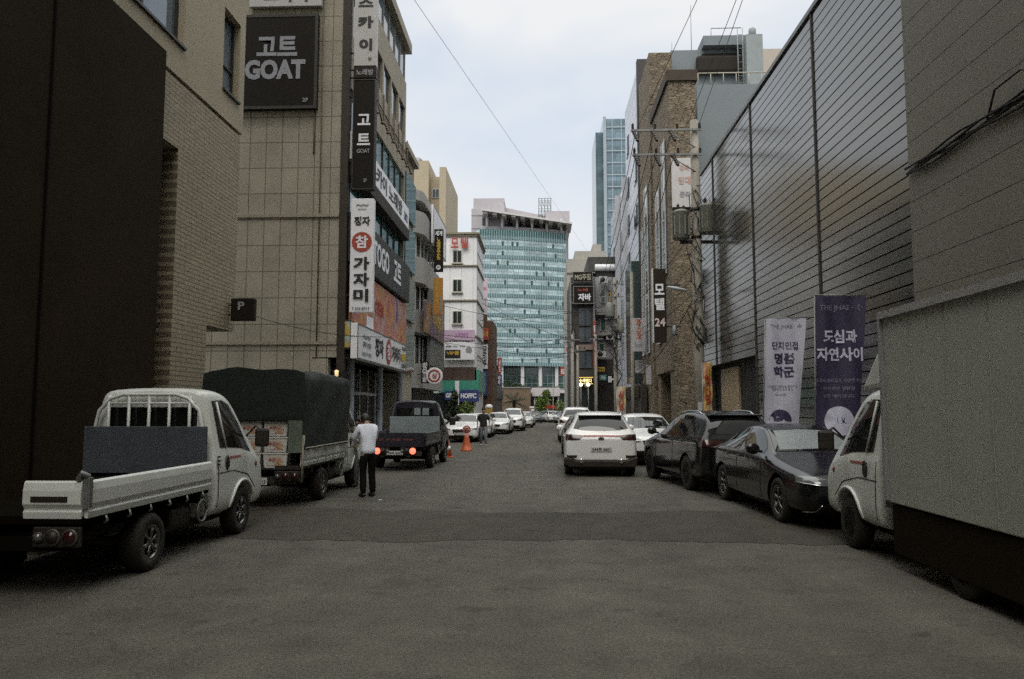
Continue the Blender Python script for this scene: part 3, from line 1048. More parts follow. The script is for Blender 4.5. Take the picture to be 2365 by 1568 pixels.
def palm(label, loc, h, r):
    t = thing('palm_tree', label, 'palm tree', loc)
    tb = MB()
    prof = []
    for i in range(15):
        z = h * i / 14
        prof.append(((.30 - .10 * i / 14) * (1.08 if i % 2 else .94), z))
    tb.lathe(prof, (0, 0, 0), 'z', 12)
    tb.build('trunk', bark, t, local=True)
    rnd = random.Random(5)
    fm = MB()
    for k in range(30):
        a = 2 * PI * k / 30 * 2.4 + rnd.random() * .3
        el = R(75 - 105 * k / 30)
        d = Vector((math.cos(a), math.sin(a), 0))
        pts = []
        for i in range(9):
            s = r * i / 8
            pts.append(Vector((0, 0, h)) + d * s * math.cos(el) + Vector((0, 0, s * math.sin(el) - .35 * s * s / r)))
        fm.tube(pts, [.03 - .0025 * i for i in range(9)], 5)
        sd = Vector((-d.y, d.x, 0))
        for i in range(1, 9):
            for q in (0, .5):
                p = pts[i - 1].lerp(pts[i], q)
                ln = r * .24 * math.sin(PI * (i + q) / 10) + .1
                for s in (1, -1):
                    e = p + sd * s * ln + d * ln * .5 + Vector((0, 0, -ln * .3))
                    w = d * .035
                    fm.add([p - w, p + w, e], [(0, 1, 2)])
    fm.build('crown', leaf_dark, t, local=True)
    return t
# ---------------------------------------------------------------- ground
def asphalt(name, col, seed):
    m, nt, b = _new(name)
    N, L = nt.nodes, nt.links
    tc = N.new('ShaderNodeTexCoord')

    def noise(sc, det, ro=0.6, mp=None):
        n = N.new('ShaderNodeTexNoise')
        n.inputs['Scale'].default_value = sc
        n.inputs['Detail'].default_value = det
        n.inputs['Roughness'].default_value = ro
        if mp:
            k = N.new('ShaderNodeMapping')
            k.inputs['Scale'].default_value = mp
            k.inputs['Location'].default_value = (seed, seed, 0)
            L.new(tc.outputs['Object'], k.inputs[0])
            L.new(k.outputs[0], n.inputs['Vector'])
        else:
            L.new(tc.outputs['Object'], n.inputs['Vector'])
        return n.outputs['Fac']

    def mr(v, a, b_, c, d):
        q = N.new('ShaderNodeMapRange')
        for i, x in zip(('From Min', 'From Max', 'To Min', 'To Max'), (a, b_, c, d)): q.inputs[i].default_value = x
        L.new(v, q.inputs['Value'])
        return q.outputs[0]

    def mul(a, b_):
        q = N.new('ShaderNodeMath')
        q.operation = 'MULTIPLY'
        L.new(a, q.inputs[0]); L.new(b_, q.inputs[1])
        return q.outputs[0]
    big = mr(noise(0.22, 5, .6, (1, .35, 1)), .3, .7, .74, 1.25)
    mid = mr(noise(1.6, 6, .7), .3, .7, .74, 1.26)
    fine = mr(noise(38, 4, .8), .25, .75, .35, 1.65)
    wear = mr(noise(.9, 3, .5, (1.3, .12, 1)), .35, .65, .9, 1.1)
    # dark seams: edges of big cells
    v = N.new('ShaderNodeTexVoronoi')
    v.feature = 'DISTANCE_TO_EDGE'
    v.inputs['Scale'].default_value = 0.28
    k = N.new('ShaderNodeMapping')
    k.inputs['Scale'].default_value = (1.2, .8, 1)
    nz = N.new('ShaderNodeTexNoise')
    nz.inputs['Scale'].default_value = 1.1
    nz.inputs['Detail'].default_value = 6
    L.new(tc.outputs['Object'], nz.inputs['Vector'])
    mx0 = N.new('ShaderNodeMix')
    mx0.data_type = 'RGBA'; mx0.blend_type = 'ADD'
    mx0.inputs[0].default_value = 1.6
    L.new(tc.outputs['Object'], mx0.inputs[6]); L.new(nz.outputs['Color'], mx0.inputs[7])
    L.new(mx0.outputs[2], k.inputs[0]); L.new(k.outputs[0], v.inputs['Vector'])
    crack = mr(v.outputs['Distance'], 0.0, .006, .80, 1)
    spots = mr(noise(2.3, 5, .6), .60, .72, 1, .55)
    f = mul(mul(mul(mul(big, mid), mul(fine, wear)), crack), spots)
    mx = N.new('ShaderNodeMix')
    mx.data_type = 'RGBA'; mx.blend_type = 'MULTIPLY'
    mx.inputs[0].default_value = 1
    mx.inputs[6].default_value = (*col, 1)
    L.new(f, mx.inputs[7])
    L.new(mx.outputs[2], b.inputs['Base Color'])
    b.inputs['Roughness'].default_value = 0.82
    b.inputs['Specular IOR Level'].default_value = 0.35
    bp = N.new('ShaderNodeBump')
    bp.inputs['Strength'].default_value = 0.5
    bp.inputs['Distance'].default_value = 0.006
    L.new(noise(90, 3), bp.inputs['Height'])
    L.new(bp.outputs[0], b.inputs['Normal'])
    return m


asph = asphalt('worn asphalt', (0.075, 0.070, 0.056), 0)
asph2 = asphalt('dark patched asphalt', (0.046, 0.040, 0.030), 5)
g = MB()
g.sheet([[(-500, -100, 0), (500, -100, 0)], [(-500, 900, 0), (500, 900, 0)]], False)
struct(g.build('road', asph))
rnd = random.Random(3)
e0 = [(-6.4 + i * .1, 10.25 + rnd.uniform(-.05, .05) + .12 * math.sin(i * .11) + .06 * math.sin(i * .37), .004) for i in range(129)]
e1 = [(-6.4 + i * .1, 13.2 + rnd.uniform(-.06, .06) + .22 * math.sin(i * .075) + .08 * math.sin(i * .31), .004) for i in range(129)]
struct(MB().sheet([e0, e1], False).build('road_patch', asph2))
struct(MB().box(6.0, 6.62, 12.5, 24.4, 0, .13).build('pavement_kerb', concrete, bevel=.02))
struct(MB().box(-6.46, -6.18, -6, 16.4, 0, .11).build('kerb', concrete, bevel=.02))
struct(MB().box(-6.75, -5.95, 26.6, 58, 0, .12).build('pavement', concrete, bevel=.02))
struct(MB().box(5.95, 6.38, 32.4, 47, 0, .12).build('pavement', concrete, bevel=.02))
for k_ in range(9):
    gx_ = MB()
    for q_ in range(7): gx_.box(-6.12, -5.80, 18.0 + 4.1 * k_ + .09 * q_, 18.05 + 4.1 * k_ + .09 * q_, .002, .014)
    if k_ in (2, 5): tag(gx_.build('drain_grate', dark_metal), 'dark slotted drain grate at the left gutter, ' + ('near the tiled building corner' if k_ == 2 else 'further along by the navy truck'), 'drain grate')
rl = MB()
rl.sheet([[(-3.9, 25.9, .004), (-2.0, 25.9, .004)], [(-3.9, 26.02, .004), (-2.0, 26.02, .004)]], False)
rl.sheet([[(-2.0, 35.0, .004), (-1.4, 35.0, .004)], [(-2.0, 35.12, .004), (-1.4, 35.12, .004)]], False)
struct(rl.build('road_marking', M('worn road paint', (.2, .195, .18), .8, var=.4, scale=9)))
# litter on the asphalt
lit = MB()
for (x, y) in ((-3.05, 14.6), (4.0, 6.6)):
    lit.add([(x, y, .006), (x + .07, y + .01, .012), (x + .06, y + .06, .01), (x - .01, y + .05, .02)], [(0, 1, 2, 3)])
tag(lit.build('litter', M('paper scrap', (.45, .44, .41), .8)), 'scraps of pale paper litter lying on the dark asphalt', 'litter', kind='stuff')

# ---------------------------------------------------------------- tan brick building, left
tan = M('smooth tan render', (0.375, 0.325, 0.225), 0.8, var=0.10, scale=.9, bump=.1)
tanbrick = TILE('tan brick courses', (0.36, 0.31, 0.215), (0.16, 0.135, 0.09), 0.42, 0.085, 'y', .010, .5, var=.14, col2=(.32, .272, .185))
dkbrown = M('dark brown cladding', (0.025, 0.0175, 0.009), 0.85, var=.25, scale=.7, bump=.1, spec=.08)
tanpanel = M('grey tan wall panel', (0.15, 0.125, 0.085), 0.7, var=.12)
A = thing('brick_building', 'tan brick building with smooth upper storey and dark ground floor at the left edge', 'building', (-9, 1, 0))
WX = -6.6
up = MB()
up.box(-16, WX - .35, -14, 16.5, 7.72, 30)                                          # core behind the windows
ys = [(-14, 9.4), (13.65, 15.36), (16.22, 16.5)]
for a, b in ys: up.box(WX - .35, WX, a, b, 8.34, 30)
up.box(WX - .35, WX, -14, 16.5, 7.72, 8.34)
up.box(WX - .35, WX, 9.4, 13.65, 11.2, 30)
up.box(WX - .35, WX, 15.36, 16.22, 10.08, 30)
up.build('upper_wall', tan, A)  # unseen upper wall raised out of view to shade the near street
for (a, b, z0, z1) in ((9.4, 13.65, 8.34, 11.2), (15.36, 16.22, 8.34, 10.08)):
    w = MB()
    w.box(WX - .22, WX - .14, a, a + .06, z0, z1).box(WX - .22, WX - .14, b - .06, b, z0, z1).box(WX - .22, WX - .14, a + .06, b - .06, z0, z0 + .06).box(WX - .22, WX - .14, a + .06, b - .06, z1 - .06, z1)
    if b - a > 2:
        for q in (.35, .7): w.box(WX - .22, WX - .14, a + (b - a) * q - .03, a + (b - a) * q + .03, z0 + .06, z1 - .06)
    else:
        w.box(WX - .22, WX - .14, a + .06, b - .06, z0 + .62, z0 + .67)
    fo = w.build('window', frame_dark, A)
    MB().box(WX - .205, WX - .185, a + .05, b - .05, z0 + .05, z1 - .05).build('pane', sky_glass, fo, local=True).location = -A.location
    MB().box(WX - .34, WX + .05, a + .002, b - .002, z0 - .05, z0 - .003).build('sill', frame_dark, fo, local=True).location = -A.location
bk = MB()
bk.box(-16, WX - .02, 12.70, 16.42, 6.42, 7.66)
bk.box(-16, WX - .02, 13.60, 15.05, 0, 6.42)
bk.box(-16, WX - .02, 15.05, 16.42, 3.35, 6.42)
bk.build('brick_wall', tanbrick, A)
rc = MB()
for i, (z0, z1) in enumerate(((0, 1.9), (1.93, 3.25), (3.28, 4.6), (5.55, 6.42))): rc.box(-16, WX - .30, 12.62, 13.59, z0, z1)
rc.build('wall_panel', tanpanel, A)
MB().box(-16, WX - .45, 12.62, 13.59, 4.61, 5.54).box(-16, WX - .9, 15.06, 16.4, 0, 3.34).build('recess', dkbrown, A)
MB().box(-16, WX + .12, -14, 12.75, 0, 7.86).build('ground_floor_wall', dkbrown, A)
dg = MB()
for k in range(9): dg.box(WX + .12, WX + .135, -13.5 + 2.9 * k, -13.46 + 2.9 * k, .1, 7.6)
dg.build('cladding_joint', M('black joint', (.005, .004, .003), .9, spec=.05), A)
MB().box(-16, WX + .03, -14, 16.53, 30, 30.5).build('parapet', tan, A)

s = sign('parking_sign', 'small dark parking sign box on a bracket by the tan brick corner', 'sign', (-6.30, 16.1, 3.78), (.50, .47, .16), '-y', black_sign,
         [('t', 'P', -.02, .08, .14, .17, grey_ink)])
br = MB()
br.tube([(-.42, .0, .1), (-.24, 0, .1)], .015, 6).tube([(-.42, .0, -.1), (-.24, 0, -.1)], .015, 6)
br.build('bracket', dark_metal, s, local=True)

# unseen block added behind the viewpoint to keep the near asphalt in shade
Z_ = thing('shade_block', 'plain unseen block added behind the viewpoint to shade the near road', 'building', (0, -17, 0))
MB().box(-16, 16, -24, -14.1, 0, 13).build('wall', tan, Z_)
for k in range(2):
    for j in range(7): MB().box(-11 + j * 3.4, -9.2 + j * 3.4, -14.1, -14.02, 4 + 3.2 * k, 5.8 + 3.2 * k).build('window', dark_glass, Z_)

# ---------------------------------------------------------------- tiled building with the many signs, left
tilew = TILE('beige stone tile', (0.315, 0.288, 0.222), (0.13, 0.11, 0.08), 0.575, 0.92, 'x', .017, 0, var=.18, col2=(.285, .26, .20), bump=.25)
tanf = M('tan facade band', (0.30, 0.265, 0.20), 0.75, var=.12, scale=1.2)
B = thing('tiled_building', 'five storey beige tiled building covered in sign boards, left of the street', 'building', (-12, 30, 0))
BX, B0, B1 = -6.8, 26.4, 37.7
MB().box(-24, BX - .25, B0, B1 - .02, 3.42, 19.55).box(-24, BX - 1.15, B0, B1 - .02, 0, 3.42).box(BX - 1.15, BX - .55, B0, B0 + .35, 0, 3.42).build('tiled_wall', tilew, B)
lg = MB()
for z in (3.9, 8.35): lg.box(-24, BX - .26, B0 - .06, B0, z, z + .11)
lg.build('ledge', M('tile ledge', (.27, .24, .18), .8), B)
MB().tube([(-8.0, B0 - .03, 10.6), (-8.0, B0 - .03, 12.2)], .025, 8).tube([(-7.75, B0 - .03, 3.5), (-7.75, B0 - .03, 19)], .022, 8).build('drainpipe', M('brown drainpipe', (.11, .09, .06), .6), B)
MB().box(BX - .25, BX + .02, B0 - .03, B0 + .22, 3.0, 19.5).build('corner_post', M('mottled dark brown', (.028, .018, .010), .7, var=.4, scale=4), B)  # mottled dark brown strip up the wall corner
bands = MB()
for z0, z1 in ((16.6, 18.0), (13.15, 15.1)): bands.box(BX - .25, BX, B0 + .22, B1, z0, z1)
for k in range(7):
    y = B0 + .22 + (B1 - B0 - .5) * k / 6
    bands.box(BX - .25, BX - .005, y, y + .28, 15.1, 16.6)
bands.box(BX - .25, BX, B1 - .22, B1, 3.42, 13.15)
bands.build('facade_band', tanf, B)
MB().box(-24, BX + .25, B0 - .1, B1 + .1, 19.56, 20.05).build('roof_slab', tanf, B)
# glass bands
gl = MB().box(BX - .25, BX - .06, B0 + .23, B1 - .05, 18.0, 19.55)
gb = gl.build('window_band', sky_glass, B)
mu = MB()
for k in range(9): mu.box(BX - .07, BX - .01, B0 + .5 + k * 1.3, B0 + .56 + k * 1.3, 18.0, 19.55)
mu.build('mullion', tanf, gb, local=True).location = -B.location
for k in range(6):
    y = B0 + .22 + (B1 - B0 - .5) * k / 6 + .28
    yb = B0 + .22 + (B1 - B0 - .5) * (k + 1) / 6
    w = MB().box(BX - .24, BX - .12, y, yb, 15.1, 16.6).build('window', dark_glass, B)
    MB().box(BX - .12, BX - .08, y + .08, y + .55, 15.18, 16.5).build('sash', sky_glass, w, local=True).location = -B.location
tg = MB().box(BX - .25, BX - .1, B0 + .23, B1 - .22, 11.55, 13.15).build('window_band', teal_glass, B)
mu = MB()
for k in range(8): mu.box(BX - .1, BX - .05, B0 + .6 + k * 1.4, B0 + .66 + k * 1.4, 11.55, 13.15)
mu.build('mullion', frame_dark, tg, local=True).location = -B.location
tg = MB().box(BX - .25, BX - .1, B0 + .23, B1 - .22, 8.6, 9.9).build('window_band', teal_glass, B)
mu = MB()
for k in range(8): mu.box(BX - .1, BX - .05, B0 + .6 + k * 1.4, B0 + .66 + k * 1.4, 8.6, 9.9)
mu.build('mullion', frame_dark, tg, local=True).location = -B.location
MB().box(BX - .25, BX + .28, B0 + .3, B1 - .25, 9.9, 10.42).build('soffit', M('dark soffit', (.035, .03, .024), .8, var=.2), B)
pp = MB()
rnd = random.Random(11)
for k in range(9):
    y = B0 + 2.2 + k * 1.15
    pp.tube([(BX + .06, y, 15.08), (BX + .08, y, 13.7 + rnd.random() * .4), (BX + .22, y + .05, 13.5)], .035, 6)
    pp.lathe([(.0, .12), (.09, .0), (.10, -.03), (.0, -.04)], (BX + .26, y + .06, 13.42), 'z', 10)
pp.tube([(BX + .06, B0 + .5, 14.3), (BX + .06, B1 - .3, 14.3)], .03, 6)
pp.build('pipework', M('brown pipe', (.10, .07, .04), .6), B)
gf = MB()
for k in range(7): gf.box(BX - 1.14, BX - 1.08, B0 + .6 + k * 1.6, B0 + .68 + k * 1.6, 0, 3.4)
gf.box(BX - 1.14, BX - 1.07, B0 + .4, B1 - .3, 2.3, 2.42)
gf.box(BX - 1.14, BX - .9, B0 + 2.2, B0 + 5.0, 2.55, 2.62)
gf.build('shop_front_frame', window_white, B)
MB().box(BX - 1.15, BX - 1.12, B0 + .4, B1 - .3, .1, 3.4).build('shop_window', dark_glass, B)
for y in (27.6, 32.6, 37.2):
    MB().lathe([(.16, 0), (.13, .05), (.13, 3.4), (.17, 3.44)], (BX - .05, y, 0), 'z', 16).build('column', M('pale blue column', (.25, .27, .31), .5, var=.2), B)
MB().box(BX - 1.1, BX + .1, B0, B1, 3.42, 3.46).box(BX - .25, BX + .10, B0 + .3, B1 - .2, 3.46, 4.7).build('fascia', M('fascia dark', (.04, .034, .027), .7), B)

wave = lambda x, z, w: [('r', x - w * .25, z, w * .4, w * .05, grey_ink), ('r', x + w * .25, z, w * .4, w * .05, grey_ink)]
c = PY(640, 140, 26.2)
sign('wall_sign', 'large dark wall sign with grey lettering on the beige tiled wall', 'sign', (c.x, 26.25, c.z - .05), (2.9, 3.45, .2), '-y', black_sign,
     [('t', '고트', .0, .55, 1.45, .72, grey_ink, .035), ('t', 'GOAT', -.05, -.30, 2.15, .72, grey_ink, .05), ('t', '2F', 1.05, -1.42, .2, .14, grey_ink)], frame=frame_dark)
c = PY(660, -35, 26.2)
sign('wall_sign', 'grey wall sign with brown letters above the large dark sign', 'sign', (c.x, 26.28, c.z), (2.6, 1.6, .16), '-y', grey_sign, [('t', '스카이', 0, -.25, 1.6, .8, brown_ink, .04)])
XS, WS = -6.25, .80
def vsign(label, y0, y1, panel, items, Y=26.55, frame=None, x=XS, w=WS):
    z1, z0 = PY(830, y0, Y).z, PY(830, y1, Y).z
    h = z1 - z0
    its = []
    for it in items:
        it = list(it)
        it[3 if it[0] == 't' else 2] *= h
        its.append(tuple(it))
    s = sign('projecting_sign', label, 'sign', (x, Y, (z0 + z1) / 2), (w, h, .28), '-y', panel, its, frame=frame, group='projecting signs on the tiled building')
    b_ = MB()
    for q in (.35, -.35): b_.tube([(-w / 2 - .16, 0, h * q), (-w / 2, 0, h * q)], .03, 6)
    b_.build('bracket', dark_metal, s, local=True)
    return s
vsign('grey white projecting sign with large black letters, topmost on the tiled building', -60, 156, grey_sign, [('t', '스', 0, .17, .52, .34, ink, .05), ('t', '카', 0, -.04, .56, .44, ink, .05), ('t', '이', .02, -.28, .46, .44, ink, .05), ('t', '3F', .18, -.43, .12, .1, brown_ink)])
vsign('short dark strip sign with white letters under the grey white sign', 158, 184, brown_sign, [('t', '노래방', 0, 0, .62, .22, grey_ink)])
vsign('tall black projecting sign with white letters in the middle of the stack', 187, 440, black_sign, [('t', '고', 0, .13, .46, .40, white_ink, .03), ('t', '트', 0, -.05, .46, .42, white_ink, .03), ('t', 'GOAT', 0, -.155, .46, .15, grey_ink), ('t', '2F', .08, -.42, .12, .12, grey_ink)], frame=frame_dark)
vsign('white projecting sign with a red disc and black brush letters', 461, 722, white_sign, [
    ('t', 'ᨓ', 0, .44, .40, .12, grey_ink) if False else ('t', '~~', 0, .44, .42, .10, grey_ink), ('t', '정자옥수', 0, .405, .3, .05, grey_ink), ('t', '정자', 0, .30, .56, .32, ink, .035), ('c', 0, .115, .35, red_ink), ('t', '참', 0, .115, .44, .44, white_ink, .03),
    ('t', '가', 0, -.075, .56, .46, ink, .04), ('t', '자', 0, -.215, .56, .46, ink, .04), ('t', '미', 0, -.355, .52, .46, ink, .04), ('t', 'T.302-8014', 0, -.468, .62, .09, ink, .01)])
c = PX(860, 800, -6.3)
sign('fascia_sign', 'long white restaurant sign with a red oval above the ground floor', 'sign', (-6.42, 30.95, 4.02), (9.4, 1.22, .24), '+x', white_sign, [
    ('t', '~~', -3.3, .22, 1.2, .18, grey_ink), ('t', '경주 본점', -3.3, -.05, 1.3, .2, grey_ink), ('t', '자연산 가자미', -3.3, -.38, 1.5, .14, grey_ink), ('t', '정자', -1.15, .02, 1.5, .72, ink, .03), ('c', .65, .0, .52, red_ink), ('t', '참', .65, 0, .62, .62, white_ink),
    ('t', '가자미', 2.2, .0, 1.9, .66, ink, .03), ('t', '회 물회', 4.0, .36, .8, .2, ink), ('r', 3.95, -.02, 1.1, .32, yellow_ink), ('t', '302-8014', 4.0, -.40, 1.1, .2, ink)], frame=grey_metal)
sign('fascia_sign', 'white sign band with brush lettering between two teal window rows', 'sign', (-6.66, 32.0, 10.98), (10.9, 1.02, .22), '+x', white_sign, [('t', '스카이 노래방', .3, 0, 6.6, .72, ink, .035), ('t', '302', 4.6, -.1, .9, .4, blue_ink)])
sign('fascia_sign', 'thick dark sign band with white letters over the coloured posters', 'sign', (-6.62, 32.0, 7.7), (10.9, 1.75, .3), '+x', M('dark green grey band', (.03, .033, .029), .6), [('t', 'TOGO', -1.2, .05, 3.0, .95, white_ink, .03), ('t', '고트', 2.2, .05, 1.7, .95, white_ink, .03)])
po = PRINT('orange and violet poster print', [(.10, .05, .14), (.42, .10, .07), (.45, .26, .10), (.40, .13, .12), (.42, .30, .26), (.13, .07, .16)], .55)
sign('poster', 'wide orange and violet poster panels below the thick dark band', 'poster', (-6.66, 32.0, 5.72), (10.8, 1.98, .12), '+x', po, [('t', '고트', -2.9, .35, 1.5, 1.0, red_ink, .04), ('t', 'OPEN', -.9, .0, 1.6, .6, red_ink, .03), ('r', -2.6, -.75, 1.2, .45, white_ink)])
sign('poster', 'small yellow and orange lit panel beside the beige tiled corner', 'poster', (PY(796, 772, 26.5).x, 26.45, PY(796, 772, 26.5).z), (.50, .98, .12), '-y', PRINT('yellow poster print', [(.40, .08, .03), (.5, .2, .03), (.45, .33, .06), (.3, .42, .42), (.5, .45, .2)], 1.6, stretch=(.6, .6, 1)), frame=frame_dark)
for (z, lab) in ((2.9, 'small warm wall lamp on the beige tiled corner'),):
    l = thing('wall_lamp', lab, 'lamp', (PY(779, 858, 26.3).x, 26.28, z))
    MB().box(-.04, .04, -.02, .10, -.1, .1).build('backplate', dark_metal, l, local=True)
    MB().lathe([(.0, -.12), (.06, -.09), (.07, .09), (0, .12)], (0, -.08, 0), 'z', 12).build('lamp_shade', LIT('warm lamp glow', (1, .7, .35), 0.55), l, local=True)

# ---------------------------------------------------------------- narrow glazed house and balcony house beyond
Cc = thing('glazed_building', 'narrow building with teal glazing squeezed between beige tiles and balconies', 'building', (-10, 39, 0))
MB().box(-16, -6.95, 37.75, 41.2, 0, 14.7).build('wall', tanf, Cc)
for z in (3.6, 6.2, 8.8, 11.4):
    MB().box(-6.95, -6.80, 38.0, 41.0, z, z + 2.2).build('window', teal_glass, Cc)
MB().box(-16, -6.70, 37.74, 41.3, 14.7, 15.0).build('roof_slab', tanf, Cc)
D = thing('balcony_building', 'grey building with round cornered balconies on the left side', 'building', (-10, 47, 0))
bal = M('pale grey balcony render', (.34, .33, .31), .75, var=.1)
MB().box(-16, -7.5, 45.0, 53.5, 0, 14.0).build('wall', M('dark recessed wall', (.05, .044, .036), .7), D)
def rounded(x0, x1, y0, y1, r, n=6):
    pts = [(x0, y1), (x0, y0)]
    for k in range(n + 1):
        a = -PI / 2 + PI / 2 * k / n
        pts.append((x1 - r + r * math.cos(a), y0 + r + r * math.sin(a)))
    return pts + [(x1, y1)]
for z0, z1 in ((2.9, 4.3), (6.1, 7.4), (9.0, 10.5), (11.9, 13.2)):
    MB().prism(rounded(-16, -6.9, 43.9, 53.5, 1.3), 'z', z0, z1).build('balcony', bal, D)
MB().prism(rounded(-16, -7.0, 44.1, 53.5, 1.2), 'z', 13.9, 14.5).build('parapet', bal, D)
for z0 in (4.3, 7.4, 10.5):
    for k in range(5): MB().box(-9.4 + k * .5, -9.34 + k * .5, 44.6, 44.68, z0, z0 + 1.6).build('balcony_post', window_white, D)
    for k in range(6): MB().box(-7.3, -7.22, 45.6 + k * 1.3, 45.7 + k * 1.3, z0, z0 + 1.6).build('balcony_post', window_white, D)
    MB().box(-7.5, -7.44, 45.4, 53.2, z0 + .05, z0 + 1.55).build('window', dark_glass, D)
corr = MB()
for k in range(26): corr.prism([(-7.0, 46.8 + k * .25), (-6.75, 46.84 + k * .25), (-6.75, 46.98 + k * .25), (-7.0, 47.03 + k * .25)], 'z', 4.35, 9.0)
corr.build('corrugated_screen', M('grey corrugated metal', (.2, .205, .195), .5, .4, var=.15), D)
sign('wall_sign', 'blank white panel high on the balcony building', 'sign', (-6.72, 49.8, 13.0), (6.2, 2.4, .14), '+x', white_sign, frame=grey_metal)
pz = lambda y, Y: PY(1012, y, Y).z
def farv(label, x0, x1, y0, y1, Y, panel, items, cat='sign', name='projecting_sign', d=.2, frame=None):
    a, b = PY(x0, y0, Y), PY(x1, y1, Y)
    w, h = b.x - a.x, a.z - b.z
    its = []
    for it in items:
        it = list(it)
        if it[0] == 't': it[2] *= w; it[3] *= h; it[4] *= w; it[5] *= h
        elif it[0] == 'r': it[1] *= w; it[2] *= h; it[3] *= w; it[4] *= h
        elif it[0] == 'c': it[1] *= w; it[2] *= h; it[3] *= w
        its.append(tuple(it))
    return sign(name, label, cat, ((a.x + b.x) / 2, Y, (a.z + b.z) / 2), (w, h, d), '-y', panel, its, frame=frame)
farv('black projecting sign with yellow letters beside the white building', 1003, 1023, 530, 628, 46.4, black_sign, [('t', '세계', 0, .40, .8, .12, white_ink, .03), ('t', '노\n래\n주\n점', 0, .04, .42, .52, yellow_ink, .03), ('c', 0, -.40, .26, white_ink), ('t', '3F', 0, -.40, .3, .05, ink)])
farv('orange and violet projecting sign under the black one with yellow letters', 1001, 1022, 642, 728, 46.4, PRINT('orange violet sign', [(.10, .06, .13), (.40, .19, .03), (.42, .2, .03), (.12, .07, .16)], .6, stretch=(1.6, 1.6, .2)), [('t', '한\n우\n나\n라', -.1, .1, .3, .6, yellow_ink), ('t', '노\n래\n방', .25, -.2, .25, .5, grey_ink)])
c = PX(962, 722, -6.7)
sign('poster', 'orange and violet slanting poster along the balcony building', 'poster', (-6.72, 48.2, 7.0), (8.4, 1.9, .14), '+x', PRINT('gold violet print', [(.07, .04, .1), (.35, .2, .05), (.12, .07, .12), (.3, .25, .2)], .5), [('t', '소주 한잔', .6, .2, 3.6, .8, yellow_ink)])
c = PY(1003, 868, 44.0)
s = thing('round_sign', 'round white sign with a red ring crest over the left pavement', 'sign', (c.x, 44.0, c.z))
MB().lathe([(.44, -.08), (.47, -.06), (.47, .06), (.44, .08)], (0, 0, 0), 'y', 32).build('panel', white_sign, s, local=True)
MB().lathe([(.36, -.082), (.36, -.092), (.26, -.092), (.26, -.082)], (0, 0, 0), 'y', 32, caps=False).build('printed_ring', red_ink, s, local=True)
letters('상', .02, 0, .30, .32, red_ink, s, -.095, bold=.03, depth=.003)
MB().tube([(-.47, 0, .1), (-1.0, 0, .1)], .03, 6).build('bracket', dark_metal, s, local=True)
farv('white upright brush letters sign beside the round sign', 973, 990, 835, 885, 44.3, brown_sign, [('t', '청\n담\n골', 0, 0, .7, .9, white_ink, .04)])

E_ = thing('tall_apartment_block', 'cream apartment tower rising behind the balcony building', 'building', (-12, 78, 0))
cream = M('cream render', (.40, .34, .24), .8, var=.08, scale=.6)
MB().box(-24, -11.2, 75, 84, 0, 26.2).box(-11.2, -10.15, 76.5, 84, 0, 25.0).box(-10.15, -9.5, 75.2, 86, 0, 25.6).build('wall', cream, E_)
for z in (22.8, 19.4, 16.2):
    w = MB().box(-11.05, -10.3, 76.40, 76.48, z, z + .95).build('window', window_white, E_)
    MB().box(-10.98, -10.7, 76.37, 76.41, z + .08, z + .87).box(-10.64, -10.37, 76.37, 76.41, z + .08, z + .87).build('pane', dark_glass, w, local=True).location = -E_.location
MB().lathe([(.5, 0), (.55, .6), (.3, .9), (0, .95)], (-12.6, 77, 26.2), 'z', 14).build('water_tank', grey_metal, E_)

# ---------------------------------------------------------------- white motel
F_ = thing('motel_building', 'white panelled motel with small windows and red letters on top', 'building', (-9, 63, 0))
wpanel = TILE('white wall panel', (.76, .76, .76), (.5, .5, .48), .9, 50, 'x', .02, 0, var=.06, bump=.15)
MX = -5.12
MB().box(-16, MX, 60, 67, 0, 15.3).build('wall', wpanel, F_)
co = MB()
for z in (12.9 - .12, 10.05, 7.3 - .05, 15.15):
    co.box(-16.1, MX + .10, 59.88, 67, z, z + .11)
co.box(-16, MX + .2, 59.8, 67, 15.30, 15.46)
co.build('cornice', M('olive cornice', (.21, .19, .13), .7), F_)
for y in (593, 660, 733):
    c = PY(1056, y, 60)
    w = MB().box(c.x - .36, c.x + .36, 59.88, 60.0, c.z - .50, c.z + .50).box(c.x - .44, c.x + .44, 59.80, 60.0, c.z - .58, c.z - .503).build('window', M('cream window frame', (.42, .41, .34), .5), F_)
    MB().box(c.x - .30, c.x - .03, 59.86, 59.90, c.z - .44, c.z + .44).box(c.x + .03, c.x + .30, 59.86, 59.90, c.z - .44, c.z + .44).build('pane', dark_glass, w, local=True).location = -F_.location
for k in range(4):
    for j in range(5):
        MB().box(MX, MX + .05, 61 + j * 1.2, 61.2 + j * 1.2, 5.7 + 2.7 * k, 5.95 + 2.7 * k).build('side_window', dark_glass, F_)
MB().box(-16, MX + .02, 59.9, 60, 3.9, 4.9).build('dark_band', M('brown shop band', (.07, .04, .03), .6, var=.4), F_)
MB().box(-8.0, -5.2, 59.86, 59.9, 2.95, 3.88).box(-5.2, MX + .2, 59.9, 66, 3.0, 4.7).build('teal_panel', M('teal shop panel', (.06, .28, .20), .4, var=.1), F_)
MB().box(-16, -5.3, 59.92, 60.0, 0, 2.9).build('shop_window', dark_glass, F_)
q0, q1 = PY(1041, 548, 59.6), PY(1080, 572, 59.6)
s = thing('rooftop_letters', 'two red letter blocks high on the white motel wall', 'sign', ((q0.x + q1.x) / 2, 59.75, (q0.z + q1.z) / 2))
letters('모', -.38, 0, .60, .80, red_ink, s, 0, bold=.025, depth=.03)
letters('텔', .38, 0, .60, .80, red_ink, s, 0, bold=.025, depth=.03)
